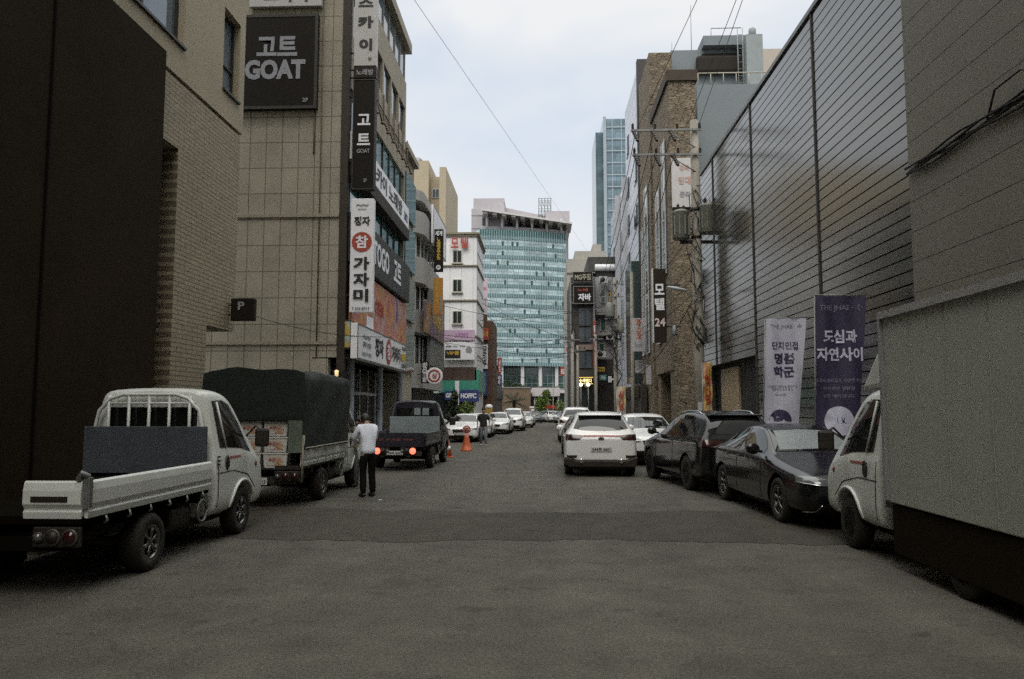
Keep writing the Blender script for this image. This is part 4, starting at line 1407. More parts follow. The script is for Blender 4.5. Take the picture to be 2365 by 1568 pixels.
farv('pink strip sign on the white motel wall', 1022, 1096, 762, 786, 59.7, M('pink sign', (.50, .36, .47), .5), [('t', '노래연습장', .1, 0, .4, .5, M('violet letter', (.36, .16, .36), .5))])
farv('white sign board with a gold on black field under the pink strip', 1022, 1096, 790, 831, 59.65, white_sign, [('t', '~ ~ ~', -.1, .25, .6, .12, grey_ink), ('r', -.18, -.18, .48, .48, ink), ('t', 'VIP룸', -.18, -.12, .4, .22, yellow_ink, .03), ('c', .32, .05, .10, grey_ink)])
farv('navy shop sign with white letters, nearer the round sign', 1027, 1050, 902, 924, 59.6, blue_ink, [('t', 'GS2', 0, 0, .8, .5, white_ink, .05)])
farv('navy shop sign with white letters, nearer the brown pillar', 1063, 1105, 900, 928, 59.6, blue_ink, [('t', 'HOFFC', -.05, 0, .85, .42, white_ink, .05)])
farv('white pilaster board between two navy shop signs', 1051, 1060, 880, 935, 59.7, white_sign, [], name='shop_board', cat='board')

# ---------------------------------------------------------------- brown signed pillar house
G_ = thing('brown_building', 'narrow brown brick building beyond the white motel', 'building', (-5.5, 70, 0))
bb = TILE('brown brick', (.12, .062, .038), (.07, .045, .03), .3, .09, 'xy', .012, .5, var=.2)
MB().box(-12, -4.35, 68, 74, 0, 9.4).box(-5.4, -4.9, 68.2, 68.7, 9.4, 10.0).build('wall', bb, G_)
farv('brick red vertical sign high on the brown building', 1112, 1128, 758, 785, 67.8, red_ink, [('t', '고기', 0, 0, .8, .5, yellow_ink)])
farv('white vertical sign with black letters on the brown building', 1113, 1126, 795, 852, 67.8, white_sign, [('t', '금\n비\n루', 0, 0, .7, .85, ink, .03)])
farv('blue vertical sign below the white one on the brown building', 1113, 1126, 856, 914, 67.8, blue_ink, [('t', '은\n행\n입\n구', 0, 0, .4, .85, grey_ink)])
farv('pale pink hanging sign behind the white motel', 1113, 1126, 642, 742, 72.6, M('pale pink sign', (.5, .42, .47), .5), [('c', 0, .25, .3, M('pink mark', (.42, .16, .2), .5)), ('t', '예\n식', 0, -.15, .5, .4, grey_ink)])
farv('red vertical sign before the glass tower', 1149, 1158, 826, 862, 76, red_ink, [('t', '세\n일', 0, 0, .5, .8, white_ink)])
farv('white and blue vertical sign under the red one', 1148, 1157, 866, 890, 76, blue_ink, [('t', '약\n국', 0, 0, .7, .85, white_ink, .05)])
farv('small white board on a brown post, left of the palm', 1130, 1140, 888, 912, 70, white_sign, [('t', '주차', 0, .2, .6, .2, grey_ink)])
lb = thing('low_building', 'dark low shop row between the brown building and the palm', 'building', (-8, 85, 0))
MB().box(-14, -5.4, 78, 104, 0, 6.2).build('wall', M('dark shop row wall', (.06, .05, .042), .8, var=.3), lb)
MB().box(-5.4, -5.2, 79, 103, 2.9, 4.0).build('fascia', brown_sign, lb)

# ---------------------------------------------------------------- teal glass tower
T_ = thing('glass_tower', 'teal glass office tower with a lavender crown at the end of the street', 'office tower', (-4, 133, 0))
lav = M('lavender concrete', (.40, .375, .39), .8, var=.06, scale=.3)
def curtain(name, base, floor, span):
    """curtain wall: pale ribbon windows over darker spandrels with mullions"""
    m, nt, b = _new(name)
    N, L = nt.nodes, nt.links
    tc = N.new('ShaderNodeTexCoord')
    sp = N.new('ShaderNodeSeparateXYZ'); L.new(tc.outputs['Object'], sp.inputs[0])
    cb = N.new('ShaderNodeCombineXYZ'); L.new(sp.outputs[0], cb.inputs[0]); L.new(sp.outputs[2], cb.inputs[1])
    br = N.new('ShaderNodeTexBrick'); br.offset = 0
    for k_, v_ in (('Scale', 1), ('Brick Width', span), ('Row Height', floor), ('Mortar Size', .05)): br.inputs[k_].default_value = v_
    br.inputs['Color1'].default_value = (*base, 1); br.inputs['Color2'].default_value = (*tuple(c_ * .62 for c_ in base), 1); br.inputs['Mortar'].default_value = (*tuple(c_ * .45 for c_ in base), 1)
    L.new(cb.outputs[0], br.inputs['Vector'])
    br2 = N.new('ShaderNodeTexBrick'); br2.offset = 0
    for k_, v_ in (('Scale', 1), ('Brick Width', span), ('Row Height', floor), ('Mortar Size', .02)): br2.inputs[k_].default_value = v_
    br2.inputs['Color1'].default_value = (0, 0, 0, 1); br2.inputs['Color2'].default_value = (1, 1, 1, 1)
    L.new(cb.outputs[0], br2.inputs['Vector'])
    c, fac, _ = _var(nt, br.outputs['Color'], .5, .22, (1, 1, 2.2))
    L.new(c, b.inputs['Base Color'])
    b.inputs['Roughness'].default_value = .12
    b.inputs['Specular IOR Level'].default_value = .8
    return m
cw = curtain('teal curtain glass', (.60, .76, .80), 1.66, .95)
sp_m = M('teal spandrel', (.12, .20, .215), .35, var=.3, scale=.4)
pal = M('pale tower pier', (.46, .45, .46), .6, var=.05)
tx0, tx1, ty = -10.6, 4.15, 130.0
def yfront(x):
    u = (x - tx0) / (tx1 - tx0)
    return ty - .7 * math.sin(PI * u * .9) + 4.6 * u
nseg = 18
xs = [tx0 + (tx1 - tx0) * i / nseg for i in range(nseg + 1)]
g = MB()
g.sheet([[(x, yfront(x), z) for x in xs] for z in (8.9, 32.1)], False)
g.add([(tx0, yfront(tx0), 8.9), (tx0 - 1.2, yfront(tx0) + 2.2, 8.9), (tx0 - 1.2, yfront(tx0) + 2.2, 32.1), (tx0, yfront(tx0), 32.1)], [(0, 1, 2, 3)])
g.build('curtain_wall', cw, T_)
nfl = 14
for k in range(nfl):
    z = 8.9 + 23.2 * k / nfl
    mb = MB()
    pts = [(x, yfront(x)) for x in xs]
    mb.prism([(x, y - .14) for x, y in pts] + [(x, y + .02) for x, y in reversed(pts)], 'z', z + .05, z + .62)
    mb.build('spandrel_band', sp_m, T_)
mb = MB()
for i in range(0, nseg * 2 + 1):
    x = tx0 + (tx1 - tx0) * i / (nseg * 2)
    mb.box(x - .035, x + .035, yfront(x) - .17, yfront(x), 8.9, 32.1)
mb.build('mullion', M('teal mullion', (.36, .48, .49), .4), T_)
rnd = random.Random(21)
mb = MB()
for _ in range(42):
    i = rnd.randrange(nseg * 2); k = rnd.randrange(nfl)
    x = tx0 + (tx1 - tx0) * i / (nseg * 2)
    z = 8.9 + 23.2 * k / nfl
    MB().box(x + .06, x + .36, yfront(x) - .22, yfront(x) - .1, z + .7, z + 1.3).build('open_pane', M('dark open pane', (.03, .07, .07), .2), T_)
MB().sheet([[(x, yfront(x) - .02, z) for x in xs] for z in (31.1, 32.15)], False).build('top_band', M('teal top band', (.05, .13, .13), .3), T_)
body = MB()
body.box(-12.2, tx0 + .3, 132.0, 148, 0, 36.2)
body.box(tx0 + .3, tx1 + .25, 137.0, 148, 0, 33.4)
body.box(-12.0, -6.6, 133.5, 148, 33.0, 38.4)
body.box(.6, 4.9, 137, 148, 33.3, 36.9)
body.prism([(-6.6, 33.3), (-6.6, 38.0), (.6, 36.4), (.6, 33.3)], 'y', 138.5, 148)
body.box(tx1 + .02, tx1 + .45, 135.4, 148, 0, 33.2)
body.build('wall', lav, T_)
mb = MB()
for z in (34.9, 32.6, 30.2): mb.box(-12.23, tx0 + .3, 131.96, 132.0, z, z + .12)
mb.build('wall_joint', M('lavender joint', (.2, .18, .2), .8), T_)
rf = MB()
for i in range(10):
    x = -9.6 + 14.2 * i / 9
    rf.box(x - .35, x + .35, yfront(min(tx1, x)) - 1.2, 139.5, 34.55 - .13 * i, 34.85 - .13 * i)
rf.sheet([[(-10.2, 128.3, 35.25), (5.2, 132.3, 33.7)], [(-10.2, 139, 35.35), (5.2, 141, 33.8)]], False)
rf.add([(-10.2, 128.3, 34.95), (5.2, 132.3, 33.4), (5.2, 132.3, 33.72), (-10.2, 128.3, 35.27)], [(0, 1, 2, 3)])
rf.build('roof_canopy', M('grey roof canopy', (.55, .54, .53), .6, var=.2), T_)
for i in range(6):
    x = -9.4 + 2.55 * i
    MB().lathe([(.22, 0), (.22, 2.8)], (x, yfront(min(tx1, max(tx0, x))) + .4, 32.0), 'z', 10).build('crown_column', pal, T_)
MB().prism([(x, yfront(x) + 1.3) for x in xs] + [(x, yfront(x) + 1.8) for x in reversed(xs)], 'z', 31.8, 33.0).build('crown_recess', M('pale crown recess', (.5, .49, .49), .7), T_)
ls = MB()
for i in range(5):
    for dy in (0, 1.6):
        x = -.6 + i * .55
        ls.tube([(x, 138 + dy, 35.5), (x, 138 + dy, 39.6)], .07, 5)
for z in (36.5, 37.6, 38.7, 39.5):
    for dy in (0, 1.6): ls.tube([(-.6, 138 + dy, z), (1.6, 138 + dy, z)], .05, 5)
for i in range(4):
    ls.tube([(-.6 + i * .55, 138, 35.6 + .2 * i), (-.05 + i * .55, 138, 37.6)], .04, 5)
    ls.tube([(-.05 + i * .55, 138, 37.6), (-.6 + i * .55, 138, 39.4)], .04, 5)
ls.build('roof_mast', M('steel mast grey', (.2, .22, .24), .5, .5), T_)
MB().box(tx0 + .2, tx1, 134.6, 136.9, 0, 8.9).build('lobby_glass', GLASS('lobby glass', (.045, .09, .085), .08, .7, scale=.8, var=.6), T_)
for x in (-6.9, -3.4, -.4, 2.4):
    MB().box(x - .28, x + .28, yfront(x) + .3, yfront(x) + .9, 0, 8.9).build('lobby_column', pal, T_)
mb = MB()
for k in range(16):
    x = tx0 + .6 + k * .9
    mb.box(x, x + .1, 134.5, 134.62, 4.5, 8.8)
for z in (6.0, 7.4): mb.box(tx0 + .3, tx1, 134.48, 134.6, z, z + .1)
mb.build('lobby_mullion', M('lobby mullion', (.2, .27, .26), .5), T_)
MB().box(tx0, tx1 + .4, 126.5, 134.4, 4.25, 4.75).build('podium_roof', pal, T_)

st = thing('stone_gatehouse', 'low brown stone block behind the palm tree', 'building', (-3.6, 112, 0))
MB().box(-6.2, -1.75, 110, 116, 0, 4.6).build('wall', TILE('brown stone block', (.20, .14, .095), (.11, .08, .06), .6, .3, 'x', .015, .5, var=.2), st)
MB().box(-6.3, -1.7, 109.9, 116, 4.6, 4.75).build('coping', concrete, st)
cn = thing('entrance_canopy', 'white flat canopy on posts right of the brown stone block', 'canopy', (.5, 116, 0))
MB().box(-1.6, 2.5, 115, 119, 3.55, 4.8).build('fascia', M('white canopy fascia', (.5, .49, .5), .6), cn)
for x in (-1.2, .7, 2.3): MB().lathe([(.12, 0), (.12, 3.55)], (x, 115.5, 0), 'z', 8).build('post', pal, cn)
MB().box(-1.6, 2.4, 118.6, 118.9, 0, 3.5).build('dark_glazing', dark_glass, cn)
# ---------------------------------------------------------------- right side: panel wall and slatted metal wall
RX = 6.6
pn = M('grey fibre cement panel', (0.165, 0.152, 0.12), 0.65, var=.10, scale=.8, bump=.05)
H_ = thing('panel_building', 'grey building of wide smooth horizontal panels at the right edge', 'building', (9, 0, 0))
mb = MB()
for k in range(57):
    for (a, b) in ((-14, -3.0), (-2.98, 4.2), (4.22, 13.4)):
        mb.box(RX - .28, RX + .2, a, b, .02 + k * .52, .02 + k * .52 + .512)
mb.build('wall_panel', pn, H_, bevel=.004)
MB().box(RX - .25, RX + 9, -14, 13.38, 0, 29.7).build('wall', M('dark panel backing', (.06, .054, .044), .8), H_)  # unseen top extended upward to darken the near street
cbm = MB()
for j, (dz, dy) in enumerate(((0, 0), (.05, 0), (-.04, .3), (.09, .5), (.02, -.3))):
    pts = []
    for k in range(24):
        y = 13.35 - k * .45
        pts.append((RX - .33 - .03 * (j % 2), y, 5.72 + dz + .035 * math.sin(k * 1.3 + j) - .0 * k))
    cbm.tube(pts, .022, 5)
cbm.tube([(RX - .34, 10.9, 5.75), (RX - .45, 10.5, 6.02), (RX - .40, 10.0, 6.08), (RX - .34, 9.4, 5.76)], .016, 5)
cbm.tube([(RX - .34, 10.0, 5.70), (RX - .46, 9.4, 6.0), (RX - .36, 8.8, 5.74)], .016, 5)
tag(cbm.build('cable_bundle', cable_black), 'thick bundle of black cables along the grey panel wall', 'cables')

slat = M('grey slatted metal', (0.20, 0.197, 0.185), 0.17, 0.85, var=.08, scale=.5, stretch=(1, .3, 6))
slat_dk = M('slat shadow gap', (0.02, 0.019, 0.017), 0.7)
K_ = thing('slatted_building', 'long windowless building clad in dark horizontal metal slats', 'building', (10, 22, 0))
CT = 11.36
ST = .245
bays = [(13.42, 18.55, 0), (18.63, 24.25, 0), (24.33, 29.75, 3.35), (29.83, 32.1, 3.35)]
for (a, b, zb) in bays:
    mb = MB()
    z = zb + .02
    while z < CT - .1:
        mb.prism([(RX, z), (RX + .004, z + ST - .026), (RX + .022, z + ST - .020), (RX + .09, z + ST - .020), (RX + .09, z - .004), (RX + .02, z - .004)], 'y', a, b)
        z += ST
    mb.build('slat_cladding', slat, K_)
mb = MB()
mb.box(RX + .092, RX + 12, 13.41, 32.05, 3.35, CT)
mb.box(RX + .092, RX + 12, 13.41, 24.3, 0, 3.35)
mb.box(RX + .36, RX + 12, 24.3, 32.05, 0, 3.35)
mb.build('wall', slat_dk, K_)
mb = MB()
for (y, zb) in ((18.59, 0), (24.29, 0), (29.79, 3.35)): mb.box(RX - .03, RX + .09, y - .035, y + .035, zb, CT - .02)
mb.build('vertical_joint', M('dark joint', (.035, .033, .03), .6), K_)
MB().box(RX - .05, RX + 12, 13.4, 32.12, CT, CT + .12).build('parapet_cap', grey_metal, K_)
MB().box(RX + .28, RX + .355, 27.7, 30.4, 0, 3.2).build('shutter_door', M('beige shutter', (.36, .28, .17), .6, var=.1), K_)
MB().box(RX + .02, RX + .3, 31.5, 31.9, 0, 3.34).build('pillar', M('dark pillar', (.05, .045, .038), .7), K_)

# ---------------------------------------------------------------- stone faced hotel
N_ = thing('stone_hotel', 'hotel with rough brown stone towers on the right side', 'building', (9, 44, 0))
stn = STONE('rough brown stone', (.13, .10, .065), (.26, .21, .145), (.065, .05, .033))
SX = 6.4
MB().box(SX, 7.72, 38.4, 44.3, 3.6, 18.2).build('stone_tower', stn, N_)
MB().box(SX, 7.75, 45.2, 50.2, 0, 22.9).build('stone_tower', stn, N_)
MB().box(SX + .05, 7.75, 38.35, 39.6, 0, 3.6).build('stone_column', stn, N_)
MB().box(SX + .1, 7.2, 43.2, 44.2, 0, 3.6).build('stone_column', stn, N_)
MB().box(SX + .25, 7.7, 44.3, 45.2, 0, 17.5).build('dark_reveal', M('dark reveal', (.03, .026, .022), .7), N_)
MB().box(SX - .12, 7.85, 38.28, 44.4, 18.2, 18.75).build('coping', M('dark brown coping', (.05, .036, .024), .8, var=.3), N_)
for (y0, y1, z0, z1) in ((39.6, 40.5, 8.6, 15.6), (41.7, 42.8, 5.2, 13.6), (46.3, 47.6, 5.0, 15.2), (48.4, 49.2, 5.0, 13.0)):
    w = MB().box(SX - .08, SX + .02, y0, y1, z0, z1).build('window', sky_glass, N_)
    mb = MB().box(SX - .12, SX - .07, y0 - .07, y0, z0, z1).box(SX - .12, SX - .07, y1, y1 + .07, z0, z1)
    k = z0
    while k < z1: mb.box(SX - .10, SX - .083, y0, y1, k, k + .06); k += 1.4
    mb.build('frame', window_white, w, local=True).location = -N_.location
MB().box(SX + 1.0, 12, 39.0, 50, 0, 3.6).box(SX + 1.2, 12, 38.9, 39.0, 0, 3.5).build('ground_floor_wall', M('dark ground floor', (.02, .017, .013), .7), N_)
mb = MB()
for k in range(6): mb.box(7.82, 7.86, 38.6, 38.68, 0, .1)
pst = PY(1575, 422, 38.25)
sign('poster', 'pale poster with faded pink lettering on the stone tower', 'poster', (pst.x, 38.25, pst.z), (1.05, 2.5, .1), '-y', M('faded poster', (.50, .48, .47), .6), [('t', '경축', .1, .75, .5, .3, M('faded pink ink', (.45, .27, .22), .6)), ('t', '임대', .1, .1, .6, .4, M('faded pink ink', (.45, .27, .22), .6)), ('t', '문의', .1, -.6, .5, .3, grey_ink)])
grw = M('blue grey render', (.185, .21, .22), .8, var=.07, scale=.4)
MB().box(7.85, 13.2, 46, 56, 0, 23.4).box(8.6, 13.2, 42.2, 45.99, 0, 19.6).box(9.7, 12.4, 45.4, 48, 23.41, 24.0).build('grey_wing', grw, N_)
mb = MB()
mb.box(9.7, 12.6, 45.86, 46.02, 22.95, 23.1)
mb.build('roof_gutter', M('dark roof void', (.02, .015, .011), .9), N_)
MB().box(9.3, 12.5, 45.55, 45.98, 21.75, 22.9).build('roof_void', M('dark roof void', (.02, .015, .011), .9), N_, bevel=.2)
mb = MB()
mb.tube([(8.7, 42.3, 20.3), (13.1, 42.3, 20.3)], .035, 6)
for k in range(7): mb.tube([(8.7 + .7 * k, 42.3, 19.6), (8.7 + .7 * k, 42.3, 20.3)], .025, 5)
mb.build('railing', M('cream railing', (.4, .38, .3), .6), N_)
mb = MB()
mb.box(12.0, 12.95, 44.5, 45.5, 19.6, 23.6)
mb.lathe([(.22, 0), (.22, .5), (.16, .6), (0, .62)], (12.5, 45, 23.6), 'z', 14)
for x in (11.6, 11.9): mb.tube([(x, 44.9, 19.6), (x, 44.9, 24.2)], .025, 5)
for k in range(10): mb.tube([(11.6, 44.9, 20 + k * .42), (11.9, 44.9, 20 + k * .42)], .015, 5)
mb.build('roof_ladder_tower', M('pale grey plant tower', (.25, .28, .28), .6), N_)
mb = MB()
mb.tube([(10.3, 46, 24), (10.3, 46, 24.75), (12.1, 46, 24.75)], .03, 5)
mb.tube([(9.2, 46.5, 23.4), (9.2, 46.5, 26.5)], .02, 5).tube([(8.75, 44.5, 19.6), (8.8, 44.5, 20.9)], .025, 5)
mb.build('roof_rods', M('steel mast grey', (.2, .22, .24), .5, .5), N_)
MB().lathe([(.16, 0), (.16, .35), (.1, .4)], (PY(1690, 262, 42).x, 42.1, 16.8), 'y', 12).build('vent_pipe', M('brown vent', (.09, .05, .035), .7), N_)
rod = thing('antenna_mast', 'thin antenna rod standing on the blue grey roof', 'antenna', (PY(1551, 105, 52).x, 52, 23.4))
MB().tube([(0, 0, 0), (0, 0, 2.3)], .045, 6).tube([(0, 0, 2.3), (0, 0, 3.4)], .02, 5).build('rod', M('steel mast grey', (.2, .22, .24), .5, .5), rod, local=True)

s = thing('motel_sign', 'tall dark brown motel sign with white letters on the stone hotel', 'sign', ((PY(1523, 700, 37).x), 37.2, 0))
a, b = PY(1506, 620, 37), PY(1540, 790, 37)
w2 = (b.x - a.x) / 2
MB().box(-w2, w2, -.18, .18, b.z, a.z).build('panel', brown_sign, s, local=True, bevel=.02)
MB().box(-w2 - .02, -w2 + .03, -.2, .19, b.z - .02, a.z + .02).build('edge_strip', window_white, s, local=True)
for t_, y, hh in (('모', 668, .52), ('텔', 702, .58)):
    letters(t_, 0, PY(1523, y, 37).z, .46, hh, white_ink, s, -.19, bold=.03, depth=.005)
letters('24', 0, PY(1523, 744, 37).z, .5, .40, M('pink white lettering', (.6, .48, .48), .5), s, -.19, bold=.03, depth=.005)
MB().tube([(w2, 0, 5.6), (w2 + .7, 0, 5.6)], .04, 6).tube([(w2, 0, 7.6), (w2 + .7, 0, 7.6)], .04, 6).build('bracket', dark_metal, s, local=True)

# white panelled building further on
O_ = thing('white_panel_building', 'white metal panelled building with slanting panel joints, beyond the stone hotel', 'building', (9, 60, 0))
wpan = TILE('pale lilac metal panel', (.62, .64, .72), (.12, .12, .13), 1.6, .8, 'y', .03, .0, var=.06, rough=.3, bump=.2)
MB().box(SX, 14, 50.9, 58.6, 0, 24.4).box(SX + .02, 14, 58.6, 72, 0, 19.3).build('wall', wpan, O_)
MB().box(SX - .06, 14, 50.35, 50.88, 0, 24.9).build('dark_end_wall', M('dark end wall', (.035, .03, .028), .6), O_)
for (y0, y1, zs) in ((51.6, 53.2, (14, 17)), (56.3, 57.6, (6, 8.8, 11.6, 14.4, 17.2, 20.4)), (60, 62.5, (6, 8.8, 11.6, 14.4)), (65, 69, (6, 8.8, 11.6, 14.4))):
    for z in zs:
        w = MB().box(SX - .05, SX + .05, y0, y1, z, z + 1.5).build('window', dark_glass, O_)
        MB().box(SX - .10, SX - .055, y0 + .1, y0 + (y1 - y0) * .5, z + .1, z + 1.4).build('open_sash', sky_glass, w, local=True).location = -O_.location
MB().box(SX - .4, SX, 63.2, 63.6, 0, 19.2).box(SX - .3, SX, 58.2, 58.5, 0, 19.2).build('pilaster', M('pale pilaster', (.42, .43, .45), .5), O_)
MB().box(SX - .55, SX, 51.0, 54.6, 3.4, 11.4).build('green_bay', GLASS('grey green glazing', (.05, .075, .07), .12, .6), O_)
MB().box(SX - .05, SX, 51, 72, 0, 3.3).build('shop_window', dark_glass, O_)

# beige block and glass tower far behind
P_ = thing('beige_block', 'beige building with a sloping edge rising behind the slatted wall', 'building', (29, 98, 0))
bg = M('beige render', (.42, .37, .31), .8, var=.05, scale=.3)
mb = MB()
mb.prism([(PY(1703, 140, 95).x, 0), (PY(1703, 140, 95).x, 41.4), (PY(1722, 45, 95).x, 46.5), (40, 46.5), (40, 0)], 'y', 95, 108)
mb.build('wall', bg, P_)
MB().box(24.2, 40, 94.75, 95, 36.5, 41.6).build('sign_band', M('olive sign field', (.16, .14, .06), .7), P_)
letters('빌딩\n모텔', 29.5 - 29, 39.0, 4.4, 4.2, ink, P_, 94.7 - 98, bold=.03)
mb = MB()
mb.tube([(33, 96, 46.5), (33, 96, 50)], .05, 5).tube([(37, 96, 46.5), (37, 96, 51)], .05, 5)
mb.build('roof_rods', M('steel mast grey', (.2, .22, .24), .5, .5), P_)
Q_ = thing('blue_glass_tower', 'slim blue glass tower far behind the white panelled building', 'office tower', (17, 205, 0))
bgl = curtain('blue curtain glass', (.17, .255, .30), 1.9, 2.4)
a, b = PY(1392, 275, 200), PY(1376, 300, 200)
MB().box(a.x, 30, 200, 220, 0, a.z).build('tower', bgl, Q_)
MB().box(b.x, a.x, 202, 218, 0, b.z).build('side_wing', curtain('deep blue curtain glass', (.09, .15, .17), 1.9, 2.4), Q_)
mb = MB()
mb.box(a.x, a.x + .8, 199.6, 200, 0, a.z + .5)
for k in range(6): mb.box(a.x + 2.2 + 2.4 * k, a.x + 2.45 + 2.4 * k, 199.8, 200, 0, a.z)
for k in range(22): mb.box(a.x + .9, 30, 199.75, 199.8, 8 + k * 3.2, 8.35 + k * 3.2)
mb.build('fin', M('pale blue fin', (.3, .36, .40), .4), Q_)

# ---------------------------------------------------------------- end cluster on the right
def block(name, label, x0, x1, y, depth, ytop, mat, cat='building'):
    a, b = PY(x0, ytop, y), PY(x1, ytop, y)
    t = thing(name, label, cat, ((a.x + b.x) / 2, y + depth / 2, 0))
    MB().box(a.x, b.x, y, y + depth, 0, a.z).build('wall', mat, t)
    return t, a.x, b.x, a.z
cgr = M('cream grey render', (.33, .31, .27), .8, var=.1, scale=.5)
t, xa, xb, zt = block('grey_block', 'grey cream stepped building behind the black signed pub', 1309, 1400, 88, 14, 598, cgr)
MB().box(xa + .9, xb, 88.5, 100, zt, zt + 1.0).box(xa + 3, xb - .5, 89, 98, zt + 1.0, zt + 1.9).build('roof_step', cgr, t)
mb = MB()
for k in range(7): mb.box(xa - .05, xb, 87.9, 88, 5 + 2 * k, 5.15 + 2 * k)
mb.build('floor_line', M('dark floor line', (.14, .13, .11), .8), t)
t, xa, xb, zt = block('pub_building', 'dark narrow pub building covered in black signs', 1317, 1374, 66, 10, 640, M('dark pub wall', (.045, .04, .036), .7, var=.2))
for (y0, y1, x0, x1) in ((712, 752, 1337, 1364), (758, 790, 1337, 1364), (812, 850, 1336, 1366)):
    a, b = PY(x0, y0, 65.9), PY(x1, y1, 65.9)
    w = MB().box(a.x, b.x, 65.9, 66, b.z, a.z).build('window', GLASS('grey blue glass', (.07, .085, .10), .08, .8), t)
    MB().box((a.x + b.x) / 2 - .04, (a.x + b.x) / 2 + .04, 65.85, 65.9, b.z, a.z).build('mullion', frame_dark, w, local=True).location = -t.location
a, b = PY(1336, 796, 65.9), PY(1368, 808, 65.9)
MB().box(a.x, b.x, 65.8, 66, b.z, a.z).build('brown_band', M('dusty pink band', (.2, .15, .13), .8), t)
a, b = PY(1332, 888, 65.9), PY(1372, 945, 65.9)
MB().box(a.x, b.x, 65.9, 66, 0, a.z).build('shop_window', dark_glass, t)
mb = MB()
for x in (1318, 1372):
    q = PY(x, 800, 65.8); mb.box(q.x - .06, q.x + .06, 65.7, 65.9, 0, zt)
for y in (700, 655, 630): q = PY(1345, y, 65.8); mb.box(xa, xb, 65.75, 65.9, q.z - .05, q.z + .05)
mb.build('edge_strip', grey_metal, t)
farv('black top sign with pale letters on the dark pub', 1322, 1368, 628, 652, 65.6, black_sign, [('t', 'MG주점', 0, 0, .8, .6, M('pale olive lettering', (.33, .32, .24), .5), .03)], frame=grey_metal)
farv('black framed sign with two white letters on the dark pub', 1323, 1371, 661, 702, 65.6, black_sign, [('t', '자바', .05, -.12, .62, .40, white_ink, .04), ('t', '노래', -.05, .28, .5, .16, red_ink)], frame=grey_metal)
farv('white vertical lettering board at the left edge of the dark pub', 1319, 1328, 760, 815, 65.6, brown_sign, [('t', '스\n카\n스', 0, 0, .7, .9, grey_ink, .04)])
farv('red vertical strip sign right of the dark pub windows', 1369, 1376, 740, 850, 65.5, red_ink, [('t', '맥\n주', 0, .2, .6, .4, white_ink)])
s = farv('lit gold framed sign over the pub entrance', 1333, 1369, 871, 887, 65.5, black_sign, [('t', '수세렌디', 0, 0, .8, .55, LIT('lit sign letters', (1, .78, .35), .9), .04)])
gf_ = LIT('lit gold frame', (1, .66, .15), .5)
w_, h_ = s.dimensions.x, s.dimensions.z
MB().box(-w_ / 2, w_ / 2, -.14, -.10, h_ / 2 - .06, h_ / 2).box(-w_ / 2, w_ / 2, -.14, -.10, -h_ / 2, -h_ / 2 + .06).build('frame', gf_, s, local=True)
for k, x in enumerate((1341, 1358)):
    q = PY(x, 892, 64.5)
    l = thing('entrance_lamp', 'lit globe lamp post before the pub entrance, ' + ('left of the pair' if k == 0 else 'right of the pair'), 'lamp', (q.x, 64.5, 0), group='entrance lamps')
    MB().tube([(0, 0, 0), (0, 0, q.z)], .04, 6).build('post', grey_metal, l, local=True)
    MB().lathe([(0, -.16), (.12, -.1), (.16, 0), (.12, .1), (0, .16)], (0, 0, q.z + .14), 'z', 12).build('lamp_globe', LIT('lit globe', (1, .9, .7), 2.0), l, local=True)
t, xa, xb, zt = block('pale_block', 'pale grey building with balconies right of the black signed pub', 1374, 1428, 68, 12, 640, M('pale grey block', (.30, .295, .30), .8, var=.1))
for (y0, y1, x0, x1) in ((735, 765, 1385, 1400), (668, 700, 1386, 1398), (792, 815, 1382, 1396)):
    a, b = PY(x0, y0, 67.9), PY(x1, y1, 67.9)
    w = MB().box(a.x, b.x, 67.86, 68, b.z, a.z).build('window', M('cream window frame', (.42, .41, .34), .5), t)
    MB().box(a.x + .08, b.x - .08, 67.82, 67.87, b.z + .08, a.z - .08).build('pane', teal_glass, w, local=True).location = -t.location
for y in (722, 770): q = PY(1400, y, 67); MB().box(xa, xb, 67.2, 68, q.z - .15, q.z + .12).build('balcony', concrete, t)
q = PY(1400, 708, 67); MB().tube([(xa, 67.3, q.z), (xb, 67.3, q.z)], .04, 5).build('balcony_rail', concrete, t)
a, b = PY(1380, 830, 67.9), PY(1428, 945, 67.9)
MB().box(xa, xb, 67.7, 68, 0, a.z).build('dark_shop', M('dark shop front', (.03, .025, .02), .6), t)
mb = MB()
a = PY(1378, 598, 69)
mb.box(xa - .6, xb, 68.5, 76, zt + .6, zt + 1.9).box(xa + .2, xb - .4, 68.5, 76, zt, zt + .6)
mb.build('roof_plant', M('dark roof plant', (.05, .05, .045), .7, var=.4), t)
mb = MB(); mb.lathe([(.3, -1.2), (.3, 1.2)], (xa + 1.2, 68.3, zt + .9), 'x', 12)
mb.build('roof_tank', white_sign, t)
farv('gold lettered brown vertical sign on the pale balcony building, left one', 1405, 1412, 672, 712, 67, brown_sign, [('t', '하\n이\n트', 0, 0, .8, .9, yellow_ink, .04)])
farv('gold lettered brown vertical sign on the pale balcony building, right one', 1421, 1428, 672, 712, 67, brown_sign, [('t', '왕\n갈\n비', 0, 0, .8, .9, yellow_ink, .04)])
farv('dark sign with two big white letters low on the pale balcony building', 1402, 1422, 866, 886, 66, black_sign, [('t', 'IH', 0, 0, .8, .7, white_ink, .05)])
farv('white advertising board with orange letters on a pole', 1459, 1490, 735, 812, 47, M('off white board', (.40, .39, .40), .5), [('t', '파\n스\n코', .0, .18, .4, .6, M('orange red lettering', (.42, .15, .09), .5), .04), ('t', 'food', -.05, -.3, .6, .15, grey_ink)], name='projecting_sign')
farv('small white slanted sign box under the orange lettered board', 1467, 1486, 832, 862, 48, M('off white board', (.40, .39, .40), .5), [('t', '24', 0, 0, .5, .4, grey_ink)])
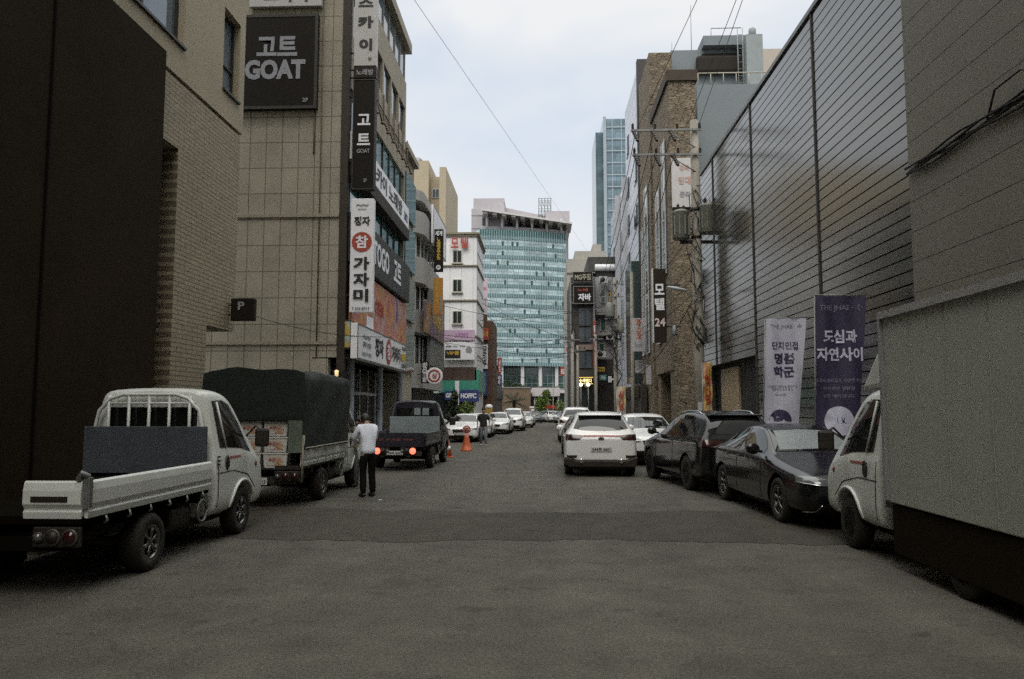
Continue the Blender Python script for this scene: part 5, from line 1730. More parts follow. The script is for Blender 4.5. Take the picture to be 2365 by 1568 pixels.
farv('pale narrow board at the dark hotel ground floor', 1492, 1504, 843, 888, 46, M('off white board', (.40, .39, .40), .5), [], name='shop_board', cat='board')
t = thing('shop_row', 'dark low shop row under the stone hotel and white panels', 'building', (7, 58, 0))
MB().box(5.95, 6.3, 47.5, 66, 0, 3.2).build('wall', M('dark shop front', (.03, .025, .02), .6), t)
MB().box(5.85, 5.95, 48, 65, 2.4, 3.1).build('fascia', brown_sign, t)

# feather flags
def flag(label, x, y, Y, w, h, zt, cols, rz):
    q = PY(x, y, Y)
    t = thing('feather_flag', label, 'flag', (q.x, Y, 0), rz)
    MB().tube([(-w / 2, 0, 0), (-w / 2, 0, zt)], .02, 6).build('pole', grey_metal, t, local=True)
    rows = []
    for j in range(12):
        z = zt - h * j / 11
        rows.append([(-w / 2 + w * k / 5, .04 * math.sin(j * .9 + k), z) for k in range(6)])
    MB().sheet(rows).build('cloth', PRINT('flag ' + label[:14], cols, 2.2), t, local=True)
    letters('식\n당', 0, zt - h * .5, w * .6, h * .7, red_ink, t, -.06, bold=.03, depth=.003)
    return t
flag('yellow and red feather flag beside the utility pole', 1633, 900, 28, .36, 1.75, 3.35, [(.55, .45, .08), (.5, .40, .10), (.42, .12, .08), (.6, .5, .25), (.3, .25, .3)], .2)
flag('yellow and pink feather flag further down the right side', 1434, 930, 46, .55, 1.6, 3.0, [(.5, .36, .1), (.5, .45, .35), (.42, .22, .25)], .1)

# ---------------------------------------------------------------- hanging banners on L shaped stands
def banner(label, x, Y, w, top, bot, mat, items, lean):
    t = thing('banner_stand', label, 'banner', (x, Y, .13))
    zt, zb = top - .13, bot - .13
    MB().tube([(-w / 2 - .02 - lean, 0, 0), (-w / 2 - .02, 0, zt + .02)], .014, 6).tube([(-w / 2 - .04, 0, zt + .02), (w / 2 + .12, 0, zt + .02)], .011, 6).lathe([(.22, 0), (.22, .05), (.06, .07), (0, .07)], (-w / 2 - .02 - lean, 0, 0), 'z', 16).build('stand', grey_metal, t, local=True)
    rows = []
    N_r = 26
    def P(u, v):
        ww = w * (1 - .17 * v)
        x_ = -w / 2 - lean * v + ww * u
        fold = .035 * math.sin(u * 7 + v * 5) * (.3 + v) + .02 * math.sin(u * 15 - v * 9) + .05 * math.exp(-((u - .12 - .15 * v) / .06) ** 2) * (.2 + v)
        return (x_, -fold, zt - (zt - zb) * v)
    for j in range(N_r): rows.append([P(k / 15, j / (N_r - 1)) for k in range(16)])
    cl = MB().sheet(rows).build('cloth', mat, t, local=True)
    for it in items:
        if it[0] == 't':
            _, s_, u, v, ww, hh, m_, bo = it
            me = text_mesh(s_, w * ww, hh, bo, .003)
            cx, cy, cz = P(u, v)
            cx = -w / 2 - lean * v + w * (1 - .17 * v) * u
            # drape the letters over the cloth
            for vt in me.vertices:
                gx, gz = vt.co.x + cx, vt.co.z + cz
                vv = (zt - gz) / (zt - zb)
                uu = (gx + w / 2 + lean * vv) / (w * (1 - .17 * vv))
                q = P(uu, vv)
                vt.co = (gx, q[1] - .008 + min(vt.co.y, 0) * .5, gz)
            me.materials.append(m_)
            o = bpy.data.objects.new('lettering', me); COL.objects.link(o); o.parent = t
        else:
            _, u, v, r, m_ = it
            cx, cy, cz = P(u, v)
            n = 36
            mb = MB()
            rings = []
            for rr in (0.001, r * .5, r):
                row = []
                for k in range(n + 1):
                    a = PI * k / n if it[0] == 'h' else 2 * PI * k / n
                    gx, gz = cx + rr * math.cos(a), cz + rr * math.sin(a)
                    vv = (zt - gz) / (zt - zb); uu = (gx + w / 2 + lean * vv) / (w * (1 - .17 * vv))
                    row.append((gx, P(uu, vv)[1] - .012, gz))
                rings.append(row)
            mb.sheet(rings).build('emblem', m_, t, local=True)
    return t
silk = M('pale lilac banner cloth', (.55, .55, .64), .55, var=.05, scale=2)
pur = M('dark violet banner cloth', (.040, .031, .072), .6, var=.08, scale=2)
vio = M('violet ink', (.045, .035, .09), .6)
lil = M('lilac ink', (.58, .58, .70), .6)
gl_ = M('dim lilac ink', (.22, .21, .30), .6)
banner('pale lilac hanging banner with dark letters in front of the slatted wall', 5.78, 18.65, .94, 3.84, .55, silk, [
    ('t', 'THE JHAE · 수', .5, .06, .80, .13, M('grey lilac ink', (.20, .20, .26), .6), .0), ('t', '단지인접', .5, .197, .66, .19, vio, .015), ('t', '명품', .5, .29, .50, .26, vio, .04), ('t', '학군', .5, .386, .50, .26, vio, .04),
    ('t', '대신로얄 에듀타운 프리미엄\n명문학교 도보 통학', .48, .50, .72, .13, M('grey lilac ink', (.20, .20, .26), .6), .0), ('t', '학세권', .45, .55, .26, .05, M('grey lilac ink', (.20, .20, .26), .6), .0), ('h', .47, .735, .26, vio), ('t', 'ㅛ', .47, .70, .26, .10, lil, .05)], .16)
banner('dark violet hanging banner with white letters in front of the slatted wall', 5.75, 15.15, .95, 3.87, .60, pur, [
    ('t', 'THE JHAE · 수', .5, .073, .86, .15, gl_, .0), ('t', '도심과', .5, .24, .68, .26, lil, .035), ('t', '자연사이', .5, .345, .92, .26, lil, .035),
    ('t', '도시의 편리함과, 자연이 주는', .5, .50, .92, .08, gl_, .01), ('t', '여유로운 생활을', .5, .545, .6, .075, gl_, .01), ('t', '이곳 에서 만나다', .5, .59, .6, .075, gl_, .01), ('c', .52, .735, .28, lil), ('t', 'OOO', .52, .73, .36, .13, vio, -.02)], .10)

# small clutter on the far right houses
def aircon(label, x, y, Y):
    q = PY(x, y, Y)
    t = thing('air_conditioner', label, 'air conditioner', (q.x, Y - .2, q.z))
    MB().box(-.4, .4, -.15, .15, 0, .58).build('casing', M('pale casing', (.45, .45, .43), .5, var=.15), t, local=True, bevel=.02)
    MB().lathe([(.22, -.152), (.22, -.165), (.05, -.165)], (-.1, 0, .29), 'y', 18).build('fan_grille', black_plastic, t, local=True)
    MB().tube([(-.35, 0, -.02), (-.35, .2, -.02)], .02, 5).tube([(.35, 0, -.02), (.35, .2, -.02)], .02, 5).build('bracket', dark_metal, t, local=True)
aircon('pale air conditioner box high on the pale balcony building', 1393, 655, 67.6)
aircon('pale air conditioner box below the balcony of the pale building', 1410, 785, 67.6)
aircon('pale air conditioner box low beside the dark shop of the pale building', 1388, 826, 67.3)
aircon('pale air conditioner box on the stepped grey cream building', 1314, 820, 87.6)
farv('red and white hanging sign at the far right kerb under the grey cream building', 1294, 1303, 848, 868, 86, red_ink, [('t', '횟집', 0, 0, .8, .6, white_ink, .03)])
farv('white narrow sign with red top left of the dark pub', 1306, 1314, 800, 842, 80, white_sign, [('r', 0, .32, .8, .25, red_ink), ('t', '국\n밥', 0, -.1, .6, .5, ink, .03)])
farv('yellow sign box over the far right shops', 1378, 1396, 848, 858, 66.5, yellow_ink, [('t', '편의점', 0, 0, .8, .6, ink, .03)])
farv('teal sign panel low on the pale balcony building', 1384, 1400, 866, 878, 66.5, M('teal sign', (.08, .25, .25), .5), [('t', '약국', 0, 0, .6, .6, white_ink, .03)])
# ---------------------------------------------------------------- utility poles
def insulator(mb, p, d=(0, 0, 1), s=1.0):
    p = Vector(p); d = Vector(d).normalized()
    for k in range(4):
        q = p + d * (.05 * s + .06 * s * k)
        mb.tube([q - d * .02 * s, q + d * .02 * s], [.07 * s, .05 * s], 8)
    mb.tube([p, p + d * .3 * s], .02 * s, 6)


def pole(label, x, Y, h, arms=(), r0=.17, r1=.11, group=None):
    t = thing('utility_pole', label, 'utility pole', (x, Y, 0), 0, group)
    MB().lathe([(r0, 0), (r0 * .95, h * .3), (r1, h), (0, h + .01)], (0, 0, 0), 'z', 14).build('pole_shaft', pole_concrete, t, local=True)
    for (z, x0, x1) in arms:
        a = MB().box(x0, x1, -r1 - .09, -r1 - .01, z - .04, z + .04)
        a.tube([(x0 * .45, -r1 - .05, z), (0, -r1, z - .7)], .022, 6)
        ao = a.build('crossarm', grey_metal, t, local=True)
        im = MB()
        n = 4
        for k in range(n):
            xx = x0 + .08 + (x1 - x0 - .16) * k / (n - 1)
            insulator(im, (xx, -r1 - .05, z + .04), (0, 0, 1), .9)
        im.build('insulator', M('dark insulator', (.03, .022, .016), .3), ao, local=True)
    return t


P1x, P1Y = PY(1611, 700, 30.6).x, 30.6
up1 = pole('concrete utility pole with two transformers in front of the slatted wall', P1x, P1Y, 13.2, [(12.75, -2.55, .25), (11.75, -2.5, .25)], .22, .16)
mbx = MB()
for k in range(5): mbx.tube([(0, -.17, 6.5 + k), (.22, -.17, 6.5 + k)], .015, 5)
mbx.lathe([(.21, 0), (.21, .12)], (0, 0, 9.5), 'z', 14).lathe([(.21, 0), (.21, .1)], (0, 0, 8.4), 'z', 14)
mbx.build('step_iron', dark_metal, up1, local=True)
tank = M('grey green transformer paint', (.18, .185, .155), .5, var=.2)
for (x, z, d) in ((-.62, 8.35, -.1), (.42, 8.55, -.25)):
    tm = MB().lathe([(.30, 0), (.33, .03), (.33, 1.02), (.35, 1.05), (.35, 1.10), (.2, 1.18), (0, 1.2)], (x, d, z), 'z', 20)
    for k in range(10):
        a = 2 * PI * k / 10
        tm.box(x + .34 * math.cos(a) - .02, x + .34 * math.cos(a) + .02, d + .34 * math.sin(a) - .02, d + .34 * math.sin(a) + .02, z + .15, z + .9)
    to = tm.build('transformer', tank, up1, local=True)
    bm_ = MB(); insulator(bm_, (x - .1, d, z + 1.15)); insulator(bm_, (x + .12, d, z + 1.15), s=.8)
    bm_.build('bushing', M('dark insulator', (.03, .022, .016), .3), to, local=True)
MB().box(-.65, .5, -.06, .06, 8.2, 8.32).build('transformer_bracket', dark_metal, up1, local=True)
hang = MB()
for (x, z) in ((-2.45, 12.75), (-2.4, 11.75), (-1.7, 12.75), (-1.0, 12.75), (-1.6, 11.75), (-.9, 11.75)):
    for k in range(5): hang.tube([(x + .03 * k, -.25 - .07 * k, z - .05 - .11 * k), (x + .03 * k + .02, -.25 - .07 * k - .05, z - .13 - .11 * k)], [.085, .05], 8)
hang.build('strain_insulator', M('dark insulator', (.03, .022, .016), .3), up1, local=True)
la = MB().tube([(0, 0, 6.0), (-.35, -.05, 6.20), (-.55, -.1, 6.32)], .025, 6).build('lamp_arm', grey_metal, up1, local=True)
hd = MB().lathe([(0, -.42), (.08, -.38), (.13, -.1), (.10, .3), (0, .36)], (0, 0, 0), 'x', 14)
for v in hd.v: v.z *= .55
ho = hd.build('lamp_head', M('pale lamp head', (.45, .48, .5), .4), la, local=True)
ho.location = (-.80, -.12, 6.38); ho.rotation_euler = (0, R(12), 0)
bl = MB()
rnd = random.Random(4)
for k in range(26):
    z = rnd.uniform(4.6, 10.4)
    bl.tube([(rnd.uniform(-.25, .25), -.2, z), (rnd.uniform(-.5, .4), -.3, z - rnd.uniform(.2, .9)), (rnd.uniform(-.3, .3), -.22, z - rnd.uniform(.6, 1.6))], .018, 5)
bl.build('cable_loop', cable_black, up1, local=True)
sp = MB().lathe([(.02, 0), (.06, -.02), (.11, -.4), (0, -.42)], (-.95, -.1, 4.95), 'z', 10).build('speaker_horn', M('dull speaker grey', (.22, .24, .25), .5), up1, local=True)
MB().box(-.12, .12, -.22, -.18, 1.55, 1.95).build('notice_plate', grey_sign, up1, local=True)

q = PY(1421, 780, 60)
up2 = pole('utility pole with crowded wires in front of the pale balcony building', q.x, 60, 11.8, [(11.3, -1.2, .9), (10.3, -1.2, 1.0), (8.6, -.8, .8)], .19, .13)
tm = MB().lathe([(.3, 0), (.33, .1), (.33, 1.0), (.2, 1.15), (0, 1.2)], (-.4, -.2, 8.7), 'z', 14).lathe([(.3, 0), (.33, .1), (.33, .9), (.2, 1.05), (0, 1.1)], (.45, -.1, 7.5), 'z', 14)
tm.build('transformer', tank, up2, local=True)
bl = MB()
for k in range(22):
    z = rnd.uniform(4.4, 8.6)
    bl.tube([(rnd.uniform(-.5, .4), -.2, z), (rnd.uniform(-.6, .6), -.35, z - rnd.uniform(.2, .9)), (rnd.uniform(-.4, .5), -.22, z - rnd.uniform(.6, 1.6))], .03, 5)
bl.build('cable_loop', cable_black, up2, local=True)
for (x, Y, h, lab) in ((1322, 60, 7.4, 'pale utility pole left of the dark pub, nearer of two'), (1334, 63, 6.8, 'pale utility pole by the pub entrance, left of the gold sign'), (1376, 64, 7.8, 'pale utility pole between the pub and the pale balcony building'), (1461, 50, 10.5, 'thin pale pole beside the white panelled building'), (1343, 60, 11, 'slim pole crossing the sky right of the glass tower')):
    if x == 1343: continue
    pole(lab, PY(x, 860, Y).x, Y, h, [(h - .4, -.6, .6)] if h < 8 else (), .13, .10)
pole('slim dark pole at the brown building on the left', PY(1140, 850, 72).x, 72, 6.6, [], .09, .07)
pole('lamp post standing far ahead right of the palm', PY(1277, 910, 105).x, 105, 5.2, [], .07, .05)

# ---------------------------------------------------------------- overhead wires
def wire(label, a, b, sag, r=.014, group=None):
    a, b = Vector(a), Vector(b)
    pts = []
    for k in range(19):
        u = k / 18
        p = a.lerp(b, u)
        p.z -= sag * 4 * u * (1 - u)
        pts.append(p)
    o = MB().tube(pts, r, 5).build('overhead_wire', cable_black)
    return tag(o, label, 'wire', group)


def extend(a, b, ya, yb):
    a, b = Vector(a), Vector(b)
    d = (b - a) / (b.y - a.y)
    return a + d * (ya - a.y), a + d * (yb - a.y)


wa, wb = extend(PY(905, -75, 14), PY(1342, 560, 78), -14.1, 88.4)
wire('long thin wire slanting across the open sky to the glass tower', wa, wb, .0, .0055)
arm = Vector((P1x, P1Y - .25, 0))
wire('thick wire running up from the crossarm past the roofline, alone on the left', *extend(arm + Vector((-2.4, 0, 12.6)), PY(1660, -110, 20), P1Y - .25, -3.6), .0, .010)
wire('wire running overhead from the pole top, left of a close pair', *extend(arm + Vector((-.3, 0, 12.95)), PY(1715, -40, 20), P1Y - .25, -14.1), .0, .010)
wire('wire running overhead from the pole top, right of a close pair', *extend(arm + Vector((.15, 0, 12.95)), PY(1728, -40, 20), P1Y - .25, -14.1), .0, .010)
G2 = 'wires between the two utility poles'
p2 = Vector((q.x, 60 - .2, 0))
for k, (x1, z1, x2, z2) in enumerate(((-2.4, 12.5, -1.1, 11.3), (-1.7, 12.5, -.4, 11.3), (-1.0, 12.5, .8, 11.3), (-2.4, 11.6, -1.1, 10.3), (-1.6, 11.6, -.2, 10.3), (-.9, 11.6, .9, 10.3), (-.2, 8.6, -.3, 8.4), (0, 7.6, 0, 7.6), (.1, 7.2, .2, 7.2), (0, 6.4, 0, 6.6))):
    wire('dark wire sagging between the two utility poles on the right', arm + Vector((x1, 0, z1)), p2 + Vector((x2, 0, z2)), .5 + .1 * (k % 3), .016, G2)
G3 = 'wires crossing the street far ahead'
rnd = random.Random(9)
for k, (xa, ya, xb, yb) in enumerate(((1000, 775, 1330, 800), (1008, 780, 1240, 880), (1110, 740, 1420, 700), (1030, 800, 1420, 770), (1112, 700, 1340, 790), (1112, 690, 1422, 720), (1120, 790, 1376, 760), (1010, 640, 1220, 790), (1130, 805, 1330, 812), (1130, 830, 1430, 800), (1300, 740, 1480, 690), (1300, 760, 1470, 800))):
    wire('dark wire crossing the street in front of the glass tower', PY(xa, ya, 58 + k), PY(xb, yb, 62 + k), .3 + .25 * rnd.random(), .022, G3)
G4 = 'wires from the near pole to the left buildings'
for k, (z, xb, yb, Yb) in enumerate(((8.2, 1000, 700, 48), (7.4, 958, 765, 45), (6.2, 1022, 790, 58))):
    wire('dark wire running from the near pole over the street to the left buildings', p2 + Vector((0, 0, z)), PY(xb, yb, Yb), .5, .016, G4)
wire('thin wire sagging along the beige tiled wall to the left', PY(560, 640 + 80, 26.1), PY(905, 778, 26.3), .25, .012)
wire('slack cable from the utility pole down towards the dark hotel entrance', arm + Vector((0, 0, 6.4)), PY(1455, 870, 44), .7, .02)

# ---------------------------------------------------------------- plants
palm('palm tree with drooping fronds before the brown stone block', PY(1187, 940, 104) * 1 - Vector((0, 0, PY(1187, 940, 104).z)), 2.6, 2.3)
tree('dark pointed conifer beside the white sedan on the left', 'tree', (PY(1047, 950, 47).x, 47, 0), 2.7, [(0, 0, .9, .55, .55, .8), (0, 0, 1.6, .4, .4, .8), (.05, 0, 2.3, .22, .22, .6)], leaf_dark, 420, .10, .07, seed=2)
tree('small yellow green tree in front of the navy shop signs', 'tree', (PY(1078, 930, 54).x, 54, 0), 2.5, [(0, 0, 1.7, .5, .5, .6), (.2, 0, 1.2, .35, .4, .4)], leaf_bright, 220, .11, .05, seed=3)
tree('bright green tree far ahead below the white canopy', 'tree', (PY(1254, 930, 108).x, 108, 0), 4.4, [(0, 0, 2.6, 1.1, 1, 1.2), (.4, 0, 3.6, .6, .6, .9), (-.6, 0, 1.8, .7, .7, .8)], leaf_bright, 260, .2, .09, seed=4)
tree('bright green shrub far ahead at the right kerb', 'tree', (PY(1293, 930, 106).x, 106, 0), 3.2, [(0, 0, 1.8, .7, .7, 1.2)], leaf_bright, 260, .17, .07, seed=5)
tree('dark green bush on the podium roof of the glass tower', 'bush', (PY(1172, 888, 126).x, 127.5, 4.75), 2.2, [(0, 0, .9, 1.5, .6, .8), (1.6, 0, .6, 1.2, .5, .5)], leaf_dark, 260, .16, .05, seed=6)
hd_ = thing('planter_hedge', 'low dark hedge along the edge of the glass tower podium', 'hedge', (-1.5, 126.8, 4.75))
leaf_cloud('foliage', leaf_dark, hd_, [(x * 1.3, 0, .3, .8, .35, .4) for x in range(-3, 5)], 90, .15, 8)
MB().box(-5, 7, -.3, .3, 0, .25).build('planter', concrete, hd_, local=True)
tree('small leafy plant beside the conifer on the left pavement', 'plant', (PY(1036, 962, 46).x, 45.5, 0), 1.0, [(0, 0, .5, .35, .35, .45)], M('olive leaves', (.06, .06, .02), .6, var=.4), 160, .09, .03, seed=7)

# ---------------------------------------------------------------- warning sign stand and cone
org = M('orange warning plastic', (.48, .105, .035), .5, var=.15)
t = thing('warning_stand', 'orange warning stand with a round disc in front of the white sedan', 'road sign', (-3.1, 31.85, 0), 0)
MB().lathe([(.24, 0), (.24, .05), (.20, .06), (.17, .28), (.10, .52), (.08, .66), (0, .66)], (0, 0, 0), 'z', 20).build('base', org, t, local=True)
dp = MB().lathe([(.15, -.02), (.165, -.03), (.165, .03), (.15, .02), (0, .02)], (0, 0, .86), 'y', 26).build('disc', org, t, local=True)
MB().lathe([(.125, -.022), (.125, -.034), (0, -.034)], (0, 0, .86), 'y', 24).build('disc_face', M('pale pink disc face', (.42, .25, .22), .5), dp, local=True)
letters('주차\n금지', 0, .86, .16, .15, red_ink, dp, -.04, bold=.03, depth=.002)
t = thing('traffic_cone', 'small orange traffic cone half hidden behind the navy truck', 'traffic cone', (-3.33, 27.6, 0))
MB().box(-.17, .17, -.17, .17, 0, .03).build('base', org, t, local=True, bevel=.01)
MB().lathe([(.13, .03), (.03, .62), (0, .63)], (0, 0, 0), 'z', 18).build('cone', org, t, local=True)
MB().lathe([(.096, .26), (.073, .40)], (0, 0, 0), 'z', 18).build('reflective_band', white_sign, t, local=True)
bn = thing('red_tent', 'red roofed street stall far ahead at the end of the road', 'stall', (PY(1265, 950, 112).x, 112, 0))
MB().prism([(-1.3, 1.75), (-1.0, 2.15), (0, 2.3), (1.1, 2.15), (1.4, 1.75)], 'y', -1.2, 1.2).build('roof', red_paint, bn, local=True)
fr = MB()
for x in (-1.2, 1.3):
    for y in (-1.1, 1.1): fr.tube([(x, y, 0), (x, y, 1.78)], .04, 6)
fr.build('frame', grey_metal, bn, local=True)
MB().box(-1.1, 1.2, -.9, .9, .1, 1.0).build('counter', black_plastic, bn, local=True, bevel=.05)
lv = thing('slatted_board', 'white slatted board on two posts far ahead beside the stone block', 'board', (PY(1232, 930, 108).x, 108, 0))
mb = MB()
for k in range(4): mb.box(-.55, .55, -.03, .03, .7 + k * .36, .95 + k * .36)
mb.build('slat', white_sign, lv, local=True)
MB().box(-.5, -.42, .03, .1, 0, 2.1).box(.42, .5, .03, .1, 0, 2.1).build('post', grey_metal, lv, local=True)
yk = thing('vending_kiosk', 'yellow kiosk box with a rounded white top before the brown building', 'kiosk', (PY(1129, 930, 62).x, 62, 0))
MB().box(-.28, .28, -.25, .25, .2, 1.75).build('body', M('mustard paint', (.35, .24, .06), .6), yk, local=True, bevel=.03)
MB().lathe([(.3, 0), (.3, .15), (.2, .28), (0, .32)], (0, 0, 1.75), 'z', 16).build('top', white_sign, yk, local=True)
MB().box(-.2, .2, -.2, .2, 0, .2).build('base', dark_metal, yk, local=True)
# ---------------------------------------------------------------- vehicles in place
# near pickup, left
t, bv, (y0, y1) = truck('white pickup truck with an open bed and window guard bars, nearest on the left', truck_white, truck_white, (-4.97, 9.78, 0), 0, 'pickup', rear_axle=-1.54, bed_len=2.72)
window_guard(t, -.075, truck_white)
MB().box(-.78, .78, -.16, -.11, .90, 1.48).build('headboard', headboard_blue, t, local=True, bevel=.008)
bb_ = MB().box(-.75, .75, -.11, -.085, .68, .90)
bb_.build('headboard_base', dark_metal, t, local=True)
# only the right end of the tailgate is built
tg_ = MB().prism([(y0 + .06, .71), (y0 + .02, .705), (y0 + .01, .77), (y0 + .025, .785), (y0 + .02, .80), (y0 - .005, .84), (y0 - .005, .96), (y0 + .01, 1.03), (y0 + .03, 1.05), (y0 + .06, 1.03)], 'x', .26, .80)
tgo = tg_.build('tailgate', truck_white, t, local=True, bevel=.006)
MB().box(.34, .68, y0 - .012, y0 - .006, .86, .91).build('tailgate_slot', black_plastic, tgo, local=True)
lt = MB().box(.80, .865, y0 + .02, y0 + .08, .80, 1.08).tube([(.84, y0 + .05, 1.08), (.80, y0 + .0, 1.12), (.76, y0 + .02, 1.06)], .03, 8)
lt.build('gate_latch', grey_metal, t, local=True, bevel=.006)
for k in range(6): MB().tube([(.84, -.35 - .42 * k, .70), (.86, -.35 - .42 * k, .65), (.83, -.35 - .42 * k, .63)], .012, 5).build('rope_hook', grey_metal, t, local=True)
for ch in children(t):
    if ch.name.startswith(('bed_floor', 'bumper_bar')): set_mat(ch, M('bed shade black', (.006, .0048, .003), .95, spec=.02))  # bed floor and bumper bar blackened to stand in for shade
vn = MB()
for z in (.98, 1.03, 1.08): vn.box(.845, .856, .05, .13, z, z + .02)
vn.build('vent_slot', black_plastic, t, local=True)

# truck with green tarpaulin
t2, bv2, (y0, y1) = truck('truck with a tall dark green tarpaulin over white crates, behind the white pickup', truck_white, truck_white, (-4.97, 16.35, 0), 0, 'tarp', rear_axle=-1.62, bed_len=2.95)
rnd = random.Random(2)
def tarp_pt(u, v):
    prof = [(-.89, 1.0), (-.90, 1.6), (-.90, 2.24), (-.88, 2.33), (-.81, 2.37), (-.3, 2.39), (.3, 2.39), (.81, 2.37), (.88, 2.33), (.90, 2.24), (.90, 1.6), (.89, 1.0)]
    q = resample(prof, 31)[u]
    y = y0 - .06 + (y1 + .1 - y0) * v
    n = .018 * math.sin(u * 1.1 + v * 13) + .014 * math.sin(v * 31 + u * .6)
    s_ = 1 if q[0] > 0 else -1
    return (q[0] + (n * s_ if q[1] < 2.3 else 0), y, q[1] + (n if q[1] > 2.2 else 0) - .05 * max(0, math.sin(v * PI * 3)) * (q[1] > 2.3))
rows = [[tarp_pt(u, v / 24) for u in range(31)] for v in range(25)]
tp = MB().sheet(rows)
T = [tarp_pt(u, 0) for u in range(31)]
top = [Vector(p) for p in T if p[2] > 1.48]
tp.add([p for p in top] + [(.88, y0 - .05, 1.5), (-.88, y0 - .05, 1.5)], [tuple(range(len(top) + 2))])
Tf = [Vector(tarp_pt(u, 1)) for u in range(31)]
tp.add(Tf, [tuple(range(31))])
tp.build('tarpaulin', tarp_green, t2, local=True)
rp = MB()
for k in range(6):
    y = y0 + .2 + k * .52
    rp.tube([(.92, y, 1.02), (.915, y + .05, .86), (.90, y, .70)], .008, 5)
rp.tube([(.92, y0, 1.03), (.92, y1, 1.03)], .012, 5)
rp.build('rope', M('pale rope', (.35, .33, .28), .9), t2, local=True)
MB().tube([(.86, y0 - .02, .45), (.88, y0 - .03, 1.25)], .022, 6).tube([(-.86, y0 - .02, .5), (-.88, y0 - .03, 1.5)], .022, 6).build('corner_post', M('rusty white post', (.30, .27, .21), .7, var=.4, scale=9), t2, local=True)
MB().box(.62, .86, y0 - .05, y0 - .03, .95, 1.55).build('tarp_flap', M('pale green tarpaulin flap', (.10, .125, .09), .7, var=.3), t2, local=True)
plate(t2, '86가 4013', .10, y0 - .07, .47, '-y', .36, .12)
wt = M('white crate plastic', (.50, .49, .44), .5, var=.15)
prt = PRINT('orange crate print', [(.50, .49, .44), (.5, .49, .44), (.5, .49, .44), (.40, .15, .05), (.5, .49, .44), (.38, .28, .12)], 7)
w0 = Vector((-4.97, 16.35, 0))
crd = {0: 'left column of the green truck load', 1: 'middle column of the green truck load', 2: 'column beside the green flap'}
lev = ('bottom', 'second', 'third', 'topmost')
for i in range(3):
    for j in range(3):
        z = .68 + j * .272
        x = -.55 + i * .46
        c = thing('fish_crate', 'white orange printed crate, %s in the %s' % (lev[j] if j < 2 else 'topmost', crd[i]), 'crate', w0 + Vector((x, y0 + .30, z)), rnd.uniform(-.02, .02), group='white crates on the green truck')
        MB().prism([(-.19, 0), (-.215, .25), (.215, .25), (.19, 0)], 'y', -.27, .27).build('body', wt, c, local=True, bevel=.012)
        MB().box(-.225, .225, -.28, .28, .235, .265).build('rim', wt, c, local=True, bevel=.008)
        MB().box(-.14, .14, -.276, -.270, .05, .20).build('printed_label', prt, c, local=True)
        letters('수산', -.05, .15, .12, .07, red_ink, c, -.282, bold=.03, depth=.002)
lid = tag(MB().box(w0.x - .5, w0.x + .42, w0.y + y0 - .02, w0.y + y0 + .5, 1.50, 1.545).build('crate_lid', wt, None, bevel=.012), 'flat white lid board lying across the crates on the green truck', 'lid')

# navy truck with lit tail lights
t3, bv3, (y0, y1) = truck('dark navy flatbed truck with glowing tail lights, ahead of the green truck', navy_paint, navy_paint, (-3.98, 24.3, 0), R(-1.2), 'lit', lamp_x=.36, rear_axle=-1.55, bed_len=2.85)
MB().box(-.80, .80, y0 + .0, y0 + .05, .66, 1.05).build('tailgate', navy_paint, t3, local=True, bevel=.008)
letters('경남 수산물 직송', -.05, .86, 1.1, .07, M('dim pink lettering', (.22, .07, .08), .5), t3, y0 - .006, bold=.02, depth=.002)
MB().box(-.76, .80, -.17, -.12, .95, 1.46).build('headboard', headboard_pale, t3, local=True, bevel=.01)
MB().box(-.80, .80, y0 + .3, -.3, .70, .95).build('load_cover', M('dark load cover', (.02, .018, .016), .7, var=.3), t3, local=True, bevel=.05)
for x in (-.02, .24): MB().box(x, x + .2, -.06, -.045, 1.50, 1.72).build('cab_window_glint', GLASS('pale cab window', (.2, .24, .25), .1, .8), t3, local=True, bevel=.02)
plate(t3, '95머 6201', .0, y0 - .03, .50, '-y', .44, .11)

# box truck, right
t4, bv4, (y0, y1) = truck('white box truck with a tall grey cargo box, nearest on the right', truck_white, truck_white, (4.61, 9.0, 0), R(-.4), 'box', rear_axle=-1.7, bed_len=2.9)
boxm = M('pale grey cargo panel', (.36, .37, .325), .6, var=.07, scale=1.3)
bx = MB().box(-.88, .88, y0 - .5, -.30, .70, 2.74)
bo = bx.build('cargo_box', boxm, t4, local=True, bevel=.012)
for s in (1, -1):
    tr_ = MB()
    tr_.box(s * .875, s * .915, y0 - .52, -.28, 2.68, 2.76)
    tr_.box(s * .875, s * .91, -.335, -.28, .72, 2.68)
    tr_.build('box_trim', M('aluminium trim', (.45, .46, .46), .35, .7), bo, local=True)
for s in (1, -1):
    dr = MB().box(s * .02, s * .84, y0 - .53, y0 - .502, .76, 2.66).build('rear_door', boxm, bo, local=True, bevel=.008)
    lb_ = MB().tube([(s * .12, y0 - .55, .80), (s * .12, y0 - .55, 2.62)], .014, 6).tube([(s * .12, y0 - .56, 1.35), (s * .34, y0 - .56, 1.35)], .012, 6)
    lb_.build('lock_bar', grey_metal, t4, local=True)
rv = MB()
for k in range(18):
    for z in (2.62,): rv.lathe([(.012, 0), (.008, -.006), (0, -.007)], (-.88, -.45 - k * .17, z), 'x', 8)
for k in range(4): rv.box(-.886, -.880, -.95 - k * .72, -.942 - k * .72, .72, 2.68)
rv.build('rivet', M('panel seam grey', (.31, .31, .255), .6), bo, local=True)
df = MB().prism([(.02, 1.98), (.98, 1.93), (.88, 2.02), (.42, 2.42), (.12, 2.66), (.02, 2.68)], 'x', -.62, .62)
df.build('wind_deflector', truck_white, t4, local=True, bevel=.05)
MB().box(-.80, .80, -.28, -.05, .62, .70).build('box_floor', dark_metal, t4, local=True)
